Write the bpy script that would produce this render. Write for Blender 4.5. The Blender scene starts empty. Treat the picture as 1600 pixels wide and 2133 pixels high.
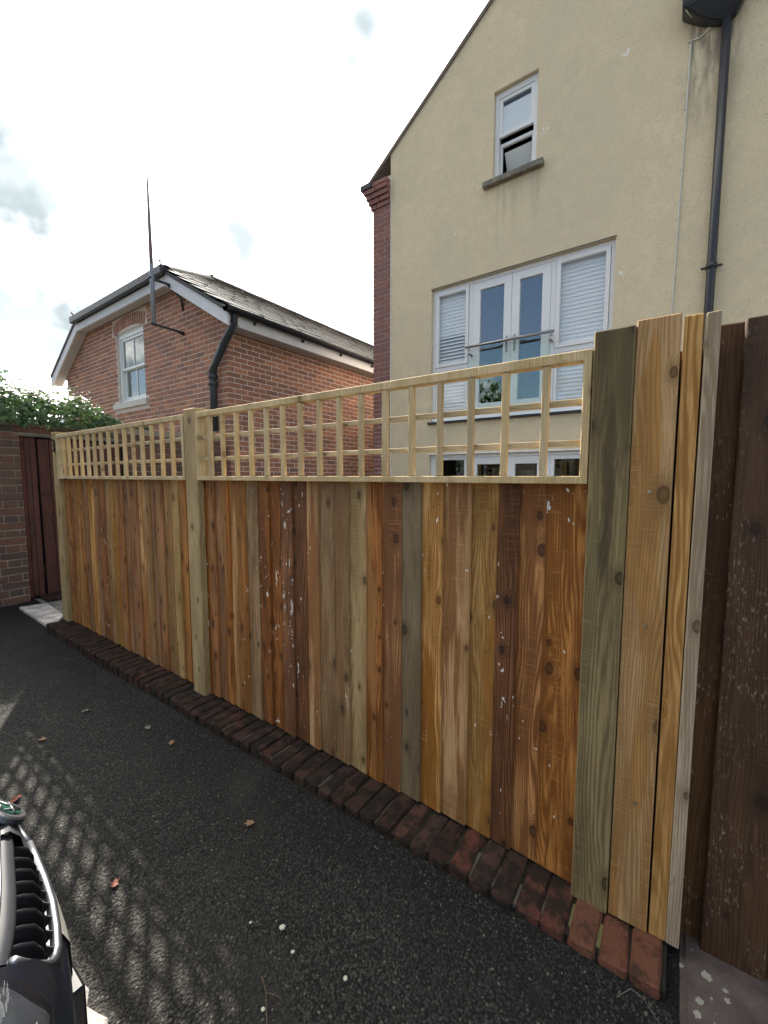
import bpy, bmesh, math, random
import numpy as np
from mathutils import Vector, Matrix

random.seed(7)
np.random.seed(7)
S = bpy.context.scene
COL = S.collection

# ------------------------------------------------------------------ camera
CAM_H = 1.287
YAW, PITCH, ROLL = math.radians(35.3476), math.radians(4.8379), math.radians(0.0726)
camd = bpy.data.cameras.new('camera')
cam = bpy.data.objects.new('camera', camd)
COL.objects.link(cam)
_f = Vector((-math.sin(YAW) * math.cos(PITCH), math.cos(YAW) * math.cos(PITCH), -math.sin(PITCH)))
_r = Vector((math.cos(YAW), math.sin(YAW), 0))
_u = _r.cross(_f)
_r2 = _r * math.cos(ROLL) + _u * math.sin(ROLL)
_u2 = -_r * math.sin(ROLL) + _u * math.cos(ROLL)
cam.matrix_world = Matrix(((_r2.x, _u2.x, -_f.x, 0), (_r2.y, _u2.y, -_f.y, 0), (_r2.z, _u2.z, -_f.z, CAM_H), (0, 0, 0, 1)))
camd.sensor_fit = 'VERTICAL'
camd.sensor_height = 36
camd.lens = 36 * 863.65 / 2133.33
camd.clip_start = 0.02
camd.clip_end = 1000
S.camera = cam

# ------------------------------------------------------------------ world, sun, exposure
SUN_DIR = Vector((-1.1, 0.54, 1.0)).normalized()
SUN_EL = math.asin(SUN_DIR.z)
SUN_AZ = math.atan2(SUN_DIR.x, SUN_DIR.y)
W = bpy.data.worlds.new('World')
S.world = W
W.use_nodes = True
W.cycles.sampling_method = 'MANUAL'
W.cycles.sample_map_resolution = 512
wt = W.node_tree
wt.nodes.clear()


class G:
    """small helper round a node tree"""
    def __init__(s, nt):
        s.nt = nt

    def n(s, t, props=None, **inp):
        nd = s.nt.nodes.new('ShaderNode' + t)
        for k, v in (props or {}).items():
            setattr(nd, k, v)
        for k, v in inp.items():
            s.put(nd, k, v)
        return nd

    def put(s, nd, k, v):
        sock = nd.inputs[int(k[1:])] if k[0] == 'i' and k[1:].isdigit() else nd.inputs[k.replace('_', ' ')]
        if isinstance(v, bpy.types.NodeSocket):
            s.nt.links.new(v, sock)
        elif isinstance(v, bpy.types.Node):
            s.nt.links.new(v.outputs[0], sock)
        else:
            if sock.type == 'RGBA' and not isinstance(v, (int, float)) and len(v) == 3:
                v = (*v, 1)
            sock.default_value = v

    def math(s, op, a, b=None, c=None, clamp=False):
        nd = s.n('Math', dict(operation=op, use_clamp=clamp))
        s.put(nd, 'i0', a)
        if b is not None:
            s.put(nd, 'i1', b)
        if c is not None:
            s.put(nd, 'i2', c)
        return nd.outputs[0]

    def vmath(s, op, a, b=None):
        nd = s.n('VectorMath', dict(operation=op))
        s.put(nd, 'i0', a)
        if b is not None:
            s.put(nd, 'i1', b)
        return nd.outputs['Value'] if op in ('DOT_PRODUCT', 'LENGTH', 'DISTANCE') else nd.outputs[0]

    def ramp(s, fac, stops, interp='LINEAR'):
        nd = s.n('ValToRGB')
        cr = nd.color_ramp
        cr.interpolation = interp
        while len(cr.elements) < len(stops):
            cr.elements.new(0.5)
        for e, (p, c) in zip(cr.elements, stops):
            e.position = p
            e.color = (c, c, c, 1) if isinstance(c, (int, float)) else (*c, 1)
        s.put(nd, 'Fac', fac)
        return nd.outputs[0]

    def mix(s, fac, a, b, mode='MIX', clamp=False):
        nd = s.n('Mix', dict(data_type='RGBA', blend_type=mode, clamp_result=clamp))
        s.put(nd, 'i0', fac)
        s.put(nd, 'i6', a)
        s.put(nd, 'i7', b)
        return nd.outputs[2]

    def noise(s, vec, scale, detail=4, rough=0.55, dist=0.0):
        nd = s.n('TexNoise', Scale=scale, Detail=detail, Roughness=rough, Distortion=dist)
        s.put(nd, 'Vector', vec)
        return nd.outputs[0]

    def smooth(s, v, a, b):
        nd = s.n('MapRange', dict(interpolation_type='SMOOTHSTEP'))
        s.put(nd, 'i0', v)
        s.put(nd, 'i1', a)
        s.put(nd, 'i2', b)
        return nd.outputs[0]


g = G(wt)
sky = g.n('TexSky', dict(sky_type='NISHITA', sun_disc=False, sun_elevation=SUN_EL, sun_rotation=SUN_AZ,
                         air_density=1.0, dust_density=1.5, ozone_density=1.0))
tc = g.n('TexCoord')
d = g.vmath('NORMALIZE', tc.outputs['Generated'])
sep = g.n('SeparateXYZ', Vector=d)
# broken cloud: one layer seen in perspective, the same all round the sky
zz = g.math('ADD', g.math('MAXIMUM', sep.outputs[2], 0.0), 0.22)
px = g.math('DIVIDE', sep.outputs[0], zz)
py = g.math('DIVIDE', sep.outputs[1], zz)
cv = g.n('CombineXYZ', X=px, Y=py, Z=0.0)
n1 = g.noise(cv, 1.15, 4, 0.55, 0.35)
sund = g.math('MAXIMUM', g.vmath('DOT_PRODUCT', d, tuple(SUN_DIR)), 0.0)
aur = g.math('POWER', sund, 3.0)
cover = g.smooth(g.math('ADD', n1, g.math('MULTIPLY', aur, 0.30)), 0.47, 0.60)
n2 = g.noise(cv, 2.3, 4, 0.55, 0.0)
thin = g.smooth(g.math('ADD', n2, g.math('MULTIPLY', aur, 0.20)), 0.40, 0.62)     # thick grey bellies where this is low
# single grey clouds standing before the bright haze
wob = g.vmath('SUBTRACT', g.n('TexNoise', Scale=5.0, Detail=2.0, Vector=d).outputs[1], (0.5, 0.5, 0.5))
wob = g.vmath('SCALE', wob)
wob.node.inputs['Scale'].default_value = 0.20
dw_ = g.vmath('ADD', d, wob)
n3 = g.noise(d, 11.0, 4, 0.6)
for cx_, cy_, cz_, cr_, ck_ in (
    (-0.856, 0.230, 0.463, 0.085, 0.64),
    (-0.942, 0.229, 0.246, 0.085, 0.64),
    (-0.482, 0.600, 0.638, 0.055, 0.45),
    (-0.720, 0.545, 0.429, 0.05, 0.7),
    (-0.438, 0.546, 0.714, 0.04, 0.35),
    (-0.918, 0.151, 0.366, 0.10, 0.45),
):
    dist = g.vmath('DISTANCE', dw_, (cx_, cy_, cz_))
    body = g.math('ADD', g.math('SUBTRACT', 1.0, g.math('DIVIDE', dist, cr_ * 1.7)), g.math('MULTIPLY', g.math('SUBTRACT', n3, 0.5), 1.5))
    thin = g.math('MULTIPLY', thin, g.math('SUBTRACT', 1.0, g.math('MULTIPLY', g.smooth(body, 0.05, 0.7), ck_)))
cl = g.math('ADD', 0.20, g.math('MULTIPLY', g.math('MULTIPLY', thin, thin), g.math('ADD', 0.55, g.math('MULTIPLY', aur, 1.0))))
ccol = g.mix(thin, (0.76, 0.92, 1.0), (1.0, 0.97, 0.91))
ccol = g.vmath('SCALE', ccol)
wt.links.new(cl, ccol.node.inputs['Scale'])
skyc = g.vmath('SCALE', sky.outputs[0])
skyc.node.inputs['Scale'].default_value = 0.075
wcol = g.mix(cover, skyc, ccol)
bg = g.n('Background', Color=wcol, Strength=1.0)
wo = g.n('OutputWorld', Surface=bg)

sd = bpy.data.lights.new('sun', 'SUN')
sd.energy = 4.5
sd.angle = math.radians(0.6)
sd.color = (1.0, 0.93, 0.82)
so = bpy.data.objects.new('sun', sd)
so.rotation_euler = SUN_DIR.to_track_quat('Z', 'Y').to_euler()
so.location = SUN_DIR * 40
COL.objects.link(so)

S.render.engine = 'CYCLES'
S.view_settings.view_transform = 'Standard'
S.view_settings.look = 'None'
S.view_settings.gamma = 1
S.view_settings.exposure = 1.62
S.cycles.use_denoising = True
S.cycles.max_bounces = 5
S.cycles.diffuse_bounces = 2
S.cycles.glossy_bounces = 3
S.cycles.transparent_max_bounces = 8
S.cycles.use_adaptive_sampling = True
S.cycles.adaptive_threshold = 0.03


# ------------------------------------------------------------------ object helpers
def tag(o, label=None, cat=None, group=None, kind=None):
    if label: o['label'] = label
    if cat: o['category'] = cat
    if group: o['group'] = group
    if kind: o['kind'] = kind
    return o


def wloc(o):
    v = Vector((0, 0, 0))
    while o is not None:
        v = v + o.location
        o = o.parent
    return v


def empty(name, loc=(0, 0, 0)):
    o = bpy.data.objects.new(name, None)
    o.location = loc
    o.empty_display_size = 0.1
    COL.objects.link(o)
    return o


def place(name, me, parent=None, loc=(0, 0, 0), rot=(0, 0, 0), scale=(1, 1, 1)):
    """link an object; loc is a world position (parents are never rotated or scaled)"""
    o = bpy.data.objects.new(name, me)
    COL.objects.link(o)
    if parent is not None:
        o.parent = parent
        o.location = Vector(loc) - wloc(parent)
    else:
        o.location = loc
    o.rotation_euler = rot
    o.scale = scale
    return o


def finish(bm, name, mat, smooth=False):
    me = bpy.data.meshes.new(name)
    bmesh.ops.recalc_face_normals(bm, faces=bm.faces)
    bm.to_mesh(me)
    bm.free()
    if mat is not None:
        for m in (mat if isinstance(mat, (list, tuple)) else [mat]):
            me.materials.append(m)
    if smooth:
        for p in me.polygons:
            p.use_smooth = True
    return me


def bm_box(bm, x0, x1, y0, y1, z0, z1, bev=0.0, jit=0.0):
    r = bmesh.ops.create_cube(bm, size=1)
    vs = r['verts']
    for v in vs:
        v.co = Vector(((x0 + x1) / 2 + v.co.x * (x1 - x0), (y0 + y1) / 2 + v.co.y * (y1 - y0), (z0 + z1) / 2 + v.co.z * (z1 - z0)))
        if jit:
            v.co += Vector((random.uniform(-jit, jit), random.uniform(-jit, jit), random.uniform(-jit, jit)))
    if bev:
        es = list({e for v in vs for e in v.link_edges})
        bmesh.ops.bevel(bm, geom=es, offset=bev, segments=1, affect='EDGES', profile=0.5)


def box(name, x0, x1, y0, y1, z0, z1, mat, parent=None, bev=0.003, jit=0.0):
    """box given in world coordinates, origin at its base centre"""
    cx, cy = (x0 + x1) / 2, (y0 + y1) / 2
    bm = bmesh.new()
    bm_box(bm, x0 - cx, x1 - cx, y0 - cy, y1 - cy, 0, z1 - z0, bev, jit)
    return place(name, finish(bm, name, mat), parent, (cx, cy, z0))


def mesh_w(name, bm, mat, parent=None, origin=(0, 0, 0), smooth=False):
    """bmesh in world coordinates -> object with the given origin"""
    o = Vector(origin)
    bmesh.ops.translate(bm, verts=bm.verts, vec=-o)
    return place(name, finish(bm, name, mat, smooth), parent, o)


def bm_tube(bm, pts, r, n=10, cap=True):
    pts = [Vector(p) for p in pts]
    rs = r if isinstance(r, (list, tuple)) else [r] * len(pts)
    rings = []
    for i, p in enumerate(pts):
        t = (pts[min(i + 1, len(pts) - 1)] - pts[max(i - 1, 0)]).normalized()
        a = Vector((0, 0, 1)) if abs(t.z) < 0.9 else Vector((0, 1, 0))
        u = t.cross(a).normalized()
        v = t.cross(u)
        rings.append([bm.verts.new(p + (u * math.cos(2 * math.pi * k / n) + v * math.sin(2 * math.pi * k / n)) * rs[i]) for k in range(n)])
    for a, b in zip(rings, rings[1:]):
        for k in range(n):
            bm.faces.new((a[k], a[(k + 1) % n], b[(k + 1) % n], b[k]))
    if cap:
        bm.faces.new(rings[0])
        bm.faces.new(rings[-1][::-1])


def tube(name, pts, r, mat, parent=None, n=10):
    bm = bmesh.new()
    bm_tube(bm, pts, r, n)
    return mesh_w(name, bm, mat, parent, pts[0], True)


def ring(name, x0, x1, z0, z1, w, y0, y1, mat, parent, wb=None, wt_=None, ws=None, bev=0.002):
    """rectangular frame in the XZ plane as one connected mesh"""
    wb = w if wb is None else wb
    wt_ = w if wt_ is None else wt_
    bm = bmesh.new()
    outer = [(x0, z0), (x1, z0), (x1, z1), (x0, z1)]
    inner = [(x0 + w, z0 + wb), (x1 - w, z0 + wb), (x1 - w, z1 - wt_), (x0 + w, z1 - wt_)]
    V = {}
    for k, lst in (('o', outer), ('i', inner)):
        for j, (x, z) in enumerate(lst):
            for yy, y in (('f', y0), ('b', y1)):
                V[k, j, yy] = bm.verts.new((x, y, z))
    for j in range(4):
        q = (j + 1) % 4
        bm.faces.new((V['o', j, 'f'], V['o', q, 'f'], V['i', q, 'f'], V['i', j, 'f']))
        bm.faces.new((V['o', j, 'b'], V['o', q, 'b'], V['i', q, 'b'], V['i', j, 'b']))
        bm.faces.new((V['o', j, 'f'], V['o', q, 'f'], V['o', q, 'b'], V['o', j, 'b']))
        bm.faces.new((V['i', j, 'f'], V['i', q, 'f'], V['i', q, 'b'], V['i', j, 'b']))
    bmesh.ops.recalc_face_normals(bm, faces=bm.faces)
    if bev:
        es = [e for e in bm.edges if len(e.link_faces) == 2 and e.calc_face_angle(0) > 0.5]
        bmesh.ops.bevel(bm, geom=es, offset=bev, segments=1, affect='EDGES')
    return mesh_w(name, bm, mat, parent, ((x0 + x1) / 2, y1, z0))


def wall_mesh(us, zs, holes, cuts, thick):
    """sheet in the u,z plane with rectangular holes, trimmed by lines, given a thickness (local y from 0 to thick)"""
    bm = bmesh.new()
    us, zs = sorted(us), sorted(zs)
    V = [[bm.verts.new((u, 0, z)) for z in zs] for u in us]
    for i in range(len(us) - 1):
        for j in range(len(zs) - 1):
            uc, zc = (us[i] + us[i + 1]) / 2, (zs[j] + zs[j + 1]) / 2
            if any(a < uc < b and c < zc < e for a, b, c, e in holes):
                continue
            bm.faces.new((V[i][j], V[i + 1][j], V[i + 1][j + 1], V[i][j + 1]))
    for co, no in cuts:
        bmesh.ops.bisect_plane(bm, geom=list(bm.verts) + list(bm.edges) + list(bm.faces), plane_co=co, plane_no=no, clear_outer=True)
    bmesh.ops.delete(bm, geom=[v for v in bm.verts if not v.link_faces], context='VERTS')
    r = bmesh.ops.extrude_face_region(bm, geom=list(bm.faces))
    vs = [e for e in r['geom'] if isinstance(e, bmesh.types.BMVert)]
    bmesh.ops.translate(bm, verts=vs, vec=(0, thick, 0))
    bmesh.ops.recalc_face_normals(bm, faces=bm.faces)
    return bm


# ------------------------------------------------------------------ materials
def mat(name):
    m = bpy.data.materials.new(name)
    m.use_nodes = True
    nt = m.node_tree
    b = nt.nodes['Principled BSDF']
    return m, G(nt), b


def plain(name, col, rough=0.6, metal=0.0, spec=0.5, nscale=0, namt=0.15, bump=0.0, bscale=80):
    m, g, b = mat(name)
    tcn = g.n('TexCoord')
    c = col
    if nscale:
        nn = g.noise(tcn.outputs['Object'], nscale, 5, 0.6)
        c = g.mix(nn, tuple(x * (1 - namt) for x in col), tuple(min(1, x * (1 + namt)) for x in col))
    g.put(b, 'Base Color', c)
    b.inputs['Roughness'].default_value = rough
    b.inputs['Metallic'].default_value = metal
    b.inputs['Specular IOR Level'].default_value = spec
    if bump:
        bn = g.n('Bump', Strength=bump, Distance=0.004)
        g.put(bn, 'Height', g.noise(tcn.outputs['Object'], bscale, 4, 0.6))
        g.put(b, 'Normal', bn)
    return m


def wood(name, light, dark, knot, splash=0.0, wet=0.0, grain=1.0, kscale=1.0, streak=None, worn=None, rough=0.75, saw=0.25, drip=None, edge=0.35):
    """planed or sawn softwood: long grain, growth rings bent round knots, stains; runs along local z"""
    m, g, b = mat(name)
    tcn = g.n('TexCoord')
    oi = g.n('ObjectInfo')
    rnd = oi.outputs['Random']
    off = g.n('CombineXYZ', X=g.math('MULTIPLY', rnd, 17.3), Y=g.math('MULTIPLY', rnd, 41.7), Z=g.math('MULTIPLY', rnd, 23.1))
    p = g.vmath('ADD', tcn.outputs['Object'], off)
    sp = g.n('SeparateXYZ', Vector=p)
    # knots: sparse points on the face, one layer
    kv = g.n('CombineXYZ', X=g.math('MULTIPLY', sp.outputs[0], 9.0 * kscale), Y=g.math('MULTIPLY', sp.outputs[2], 5.5 * kscale), Z=0.0)
    vor = g.n('TexVoronoi', dict(feature='F1', voronoi_dimensions='2D'), Scale=1.0, Randomness=1.0)
    g.put(vor, 'Vector', kv)
    kd = vor.outputs['Distance']
    ksel = g.n('SeparateColor', Color=vor.outputs['Color'])
    has = g.math('GREATER_THAN', ksel.outputs[0], 0.50)
    kr = g.math('ADD', 0.045, g.math('MULTIPLY', ksel.outputs[1], 0.095))
    kn = g.math('MULTIPLY', g.math('SUBTRACT', 1.0, g.smooth(kd, g.math('MULTIPLY', kr, 0.72), kr)), has)
    halo = g.math('MULTIPLY', g.math('SUBTRACT', 1.0, g.smooth(kd, kr, g.math('MULTIPLY', kr, 2.6))), has)
    # growth rings
    wv = g.n('CombineXYZ', X=g.math('MULTIPLY', sp.outputs[0], 1.0), Y=g.math('MULTIPLY', sp.outputs[1], 1.0), Z=g.math('MULTIPLY', sp.outputs[2], 0.13))
    wn = g.noise(wv, 7.0, 2, 0.5)
    ph = g.math('ADD', g.math('MULTIPLY', sp.outputs[0], 620.0 * grain), g.math('MULTIPLY', wn, 120.0))
    ph = g.math('ADD', ph, g.math('MULTIPLY', halo, 22.0))
    rings = g.math('MULTIPLY', g.math('ADD', g.math('SINE', ph), 1.0), 0.5)
    rings = g.math('POWER', rings, 1.6)
    fv = g.n('CombineXYZ', X=g.math('MULTIPLY', sp.outputs[0], 1.0), Y=sp.outputs[1], Z=g.math('MULTIPLY', sp.outputs[2], 0.018))
    fib = g.noise(fv, 420.0, 2, 0.7)
    blot = g.noise(g.n('CombineXYZ', X=g.math('MULTIPLY', sp.outputs[0], 3.0), Y=sp.outputs[1], Z=g.math('MULTIPLY', sp.outputs[2], 0.55)).outputs[0], 4.5, 4, 0.6, 0.6)
    t = g.math('ADD', g.math('MULTIPLY', g.math('MULTIPLY', rings, g.smooth(wn, 0.25, 0.75)), 0.24), g.math('MULTIPLY', fib, 0.46))
    t = g.math('ADD', t, g.math('MULTIPLY', blot, 0.72))
    t = g.smooth(t, 0.43, 0.77)
    col = g.mix(t, light, dark)
    if streak:
        sn = g.noise(g.n('CombineXYZ', X=g.math('MULTIPLY', sp.outputs[0], 2.2), Y=sp.outputs[1], Z=g.math('MULTIPLY', sp.outputs[2], 0.16)).outputs[0], 9.0, 4, 0.55)
        col = g.mix(g.smooth(sn, 0.485, 0.56), col, g.mix(g.math('MULTIPLY', t, 0.8), streak, tuple(x * 0.5 for x in streak)))
    # saw marks across the board
    sw = g.noise(g.n('CombineXYZ', X=g.math('MULTIPLY', sp.outputs[0], 0.05), Y=0.0, Z=sp.outputs[2]).outputs[0], 160.0, 2, 0.6)
    swm = g.math('MULTIPLY', g.smooth(sw, 0.5, 0.75), g.smooth(blot, 0.45, 0.65))
    col = g.mix(g.math('MULTIPLY', swm, saw), col, tuple(min(1, x * 1.7) for x in light))
    col = g.mix(g.math('MULTIPLY', halo, 0.45), col, tuple(0.5 * (a + c) for a, c in zip(dark, knot)))
    core_ = g.math('SUBTRACT', 1.0, g.smooth(kd, 0.0, g.math('MULTIPLY', kr, 0.8)))
    kcol = g.mix(g.math('MULTIPLY', core_, g.math('ADD', 0.35, g.math('MULTIPLY', fib, 0.7))), knot, tuple(0.75 * x for x in dark))
    col = g.mix(g.math('MULTIPLY', kn, 0.92), col, kcol)
    if drip:
        # resin and rain stain running down the middle of the face from two knots
        so_ = g.n('SeparateXYZ', Vector=tcn.outputs['Object'])
        dn = g.noise(g.n('CombineXYZ', X=g.math('MULTIPLY', so_.outputs[0], 1.0), Y=0.0, Z=g.math('MULTIPLY', so_.outputs[2], 0.25)).outputs[0], 22.0, 3, 0.6)
        dx_ = g.math('ABSOLUTE', g.math('ADD', so_.outputs[0], g.math('MULTIPLY', g.math('SUBTRACT', dn, 0.5), 0.05)))
        core = g.math('MULTIPLY', g.math('SUBTRACT', 1.0, g.smooth(dx_, 0.002, 0.020)), g.math('MULTIPLY', g.smooth(so_.outputs[2], 0.85, 1.05), g.math('SUBTRACT', 1.0, g.smooth(so_.outputs[2], 1.38, 1.60))))
        damp = g.math('MULTIPLY', g.smooth(g.math('ADD', so_.outputs[2], g.math('MULTIPLY', dn, 0.4)), 1.25, 1.65), 0.6)
        col = g.mix(g.math('MAXIMUM', g.math('MULTIPLY', core, 0.8), damp), col, drip)
    if worn:
        wn2 = g.noise(g.n('CombineXYZ', X=sp.outputs[0], Y=sp.outputs[1], Z=g.math('MULTIPLY', sp.outputs[2], 0.22)).outputs[0], 210.0, 3, 0.7)
        wn3 = g.noise(g.n('CombineXYZ', X=sp.outputs[0], Y=sp.outputs[1], Z=g.math('MULTIPLY', sp.outputs[2], 0.6)).outputs[0], 9.0, 3, 0.6)
        col = g.mix(g.math('MULTIPLY', g.smooth(wn2, 0.56, 0.70), g.smooth(wn3, 0.44, 0.62)), col, worn)
    if splash:
        s1 = g.noise(g.n('CombineXYZ', X=g.math('MULTIPLY', sp.outputs[0], 1.5), Y=sp.outputs[1], Z=g.math('MULTIPLY', sp.outputs[2], 0.8)).outputs[0], 26.0, 3, 0.6)
        s2 = g.noise(p, 4.0, 2, 0.5)
        sm = g.math('MULTIPLY', g.smooth(s1, 0.70 - 0.05 * splash, 0.715 - 0.05 * splash), g.smooth(s2, 0.5, 0.53))
        col = g.mix(sm, col, (0.62, 0.58, 0.50))
    # side faces painted paler, as if light caught the board edges
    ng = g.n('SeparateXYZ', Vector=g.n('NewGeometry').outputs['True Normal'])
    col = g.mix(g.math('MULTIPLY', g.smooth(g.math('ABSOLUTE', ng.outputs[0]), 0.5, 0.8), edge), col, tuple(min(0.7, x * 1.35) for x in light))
    hsv = g.n('HueSaturation', Saturation=g.math('ADD', 0.92, g.math('MULTIPLY', rnd, 0.2)), Value=g.math('ADD', 0.94, g.math('MULTIPLY', rnd, 0.34)), Color=col)
    g.put(b, 'Base Color', hsv)
    b.inputs['Roughness'].default_value = rough
    b.inputs['Specular IOR Level'].default_value = 0.3
    bp = g.n('Bump', Strength=0.55, Distance=0.0016)
    g.put(bp, 'Height', g.math('ADD', fib, g.math('MULTIPLY', sw, 0.5)))
    g.put(b, 'Normal', bp)
    return m


def brick_mat(name, cols, dirt=0.3, bump=0.5, dark=(0.03, 0.028, 0.025), dthr=0.5):
    m, g, b = mat(name)
    tcn = g.n('TexCoord')
    geo = g.n('NewGeometry')
    oi = g.n('ObjectInfo')
    r = g.math('FRACT', g.math('ADD', oi.outputs['Random'], geo.outputs['Random Per Island']))
    stops = [(i / (len(cols) - 1), c) for i, c in enumerate(cols)]
    c = g.ramp(r, stops)
    p = g.vmath('ADD', geo.outputs['Position'], g.n('CombineXYZ', X=g.math('MULTIPLY', r, 9.0), Y=0.0, Z=g.math('MULTIPLY', r, 5.0)).outputs[0])
    n1 = g.noise(p, 18.0, 3, 0.65)
    n2 = g.noise(p, 130.0, 2, 0.7)
    c = g.mix(g.smooth(n1, 0.3, 0.8), c, g.vmath('SCALE', c), 'MIX')
    hs = g.n('HueSaturation', Color=c, Value=g.math('ADD', 0.72, g.math('MULTIPLY', n2, 0.56)))
    c = g.mix(g.math('MULTIPLY', g.smooth(n1, dthr, dthr + 0.22), dirt), hs.outputs[0], dark)
    g.put(b, 'Base Color', c)
    for l in list(g.nt.links):
        if l.to_node.type == 'VECT_MATH' and l.to_node.operation == 'SCALE':
            l.to_node.inputs['Scale'].default_value = 1.35
    b.inputs['Roughness'].default_value = 0.9
    b.inputs['Specular IOR Level'].default_value = 0.2
    bn = g.n('Bump', Strength=bump, Distance=0.004)
    g.put(bn, 'Height', g.math('ADD', g.math('MULTIPLY', n1, 1.4), n2))
    g.put(b, 'Normal', bn)
    return m


M_BRICK = brick_mat('gable_brick', [(0.27, 0.13, 0.09), (0.37, 0.168, 0.10), (0.21, 0.118, 0.092), (0.31, 0.142, 0.09), (0.24, 0.125, 0.092), (0.42, 0.19, 0.108), (0.26, 0.142, 0.104)], 0.3)
M_PILB = brick_mat('pilaster_brick', [(0.23, 0.115, 0.10), (0.28, 0.135, 0.11), (0.21, 0.11, 0.105), (0.26, 0.12, 0.095)], 0.1)
M_OLDB = brick_mat('old_brick', [(0.14, 0.075, 0.055), (0.18, 0.09, 0.062), (0.10, 0.068, 0.055), (0.15, 0.082, 0.06), (0.085, 0.07, 0.055)], 0.55)
M_KERBB = brick_mat('kerb_brick', [(0.052, 0.027, 0.019), (0.068, 0.029, 0.019), (0.042, 0.026, 0.020), (0.06, 0.028, 0.019), (0.05, 0.032, 0.024)], 0.9, 1.0, (0.014, 0.012, 0.0095), 0.36)
M_KERBR = brick_mat('kerb_brick_red', [(0.11, 0.038, 0.026), (0.085, 0.04, 0.03), (0.12, 0.042, 0.028), (0.065, 0.038, 0.031)], 0.92, 1.0, (0.018, 0.015, 0.011), 0.37)
M_KERBO = brick_mat('kerb_brick_orange', [(0.17, 0.065, 0.033), (0.15, 0.055, 0.033), (0.14, 0.06, 0.036)], 0.85, 1.0, (0.03, 0.022, 0.014), 0.41)
M_MORTAR = plain('mortar', (0.66, 0.57, 0.50), 0.95, spec=0.1, nscale=30, namt=0.2, bump=0.4)
M_MORTOLD = plain('old_mortar', (0.34, 0.28, 0.22), 0.95, spec=0.1, nscale=14, namt=0.5, bump=0.5)
M_MORTKERB = plain('kerb_mortar', (0.032, 0.028, 0.021), 0.95, spec=0.1, nscale=12, namt=0.8, bump=0.6)
M_SLATE = None


def mk_slate():
    m, g, b = mat('slate')
    geo = g.n('NewGeometry')
    oi = g.n('ObjectInfo')
    r = g.math('FRACT', g.math('ADD', oi.outputs['Random'], geo.outputs['Random Per Island']))
    n1 = g.noise(geo.outputs['Position'], 7.0, 6, 0.65)
    n2 = g.noise(geo.outputs['Position'], 60.0, 4, 0.6)
    c = g.ramp(r, [(0, (0.035, 0.037, 0.04)), (0.5, (0.06, 0.062, 0.064)), (1, (0.10, 0.096, 0.088))])
    c = g.mix(g.math('MULTIPLY', g.smooth(n1, 0.5, 0.68), 0.75), c, (0.12, 0.115, 0.055))
    g.put(b, 'Base Color', c)
    b.inputs['Roughness'].default_value = 0.5
    bn = g.n('Bump', Strength=0.5, Distance=0.004)
    g.put(bn, 'Height', g.math('ADD', n1, n2))
    g.put(b, 'Normal', bn)
    return m


M_SLATE = mk_slate()


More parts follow.
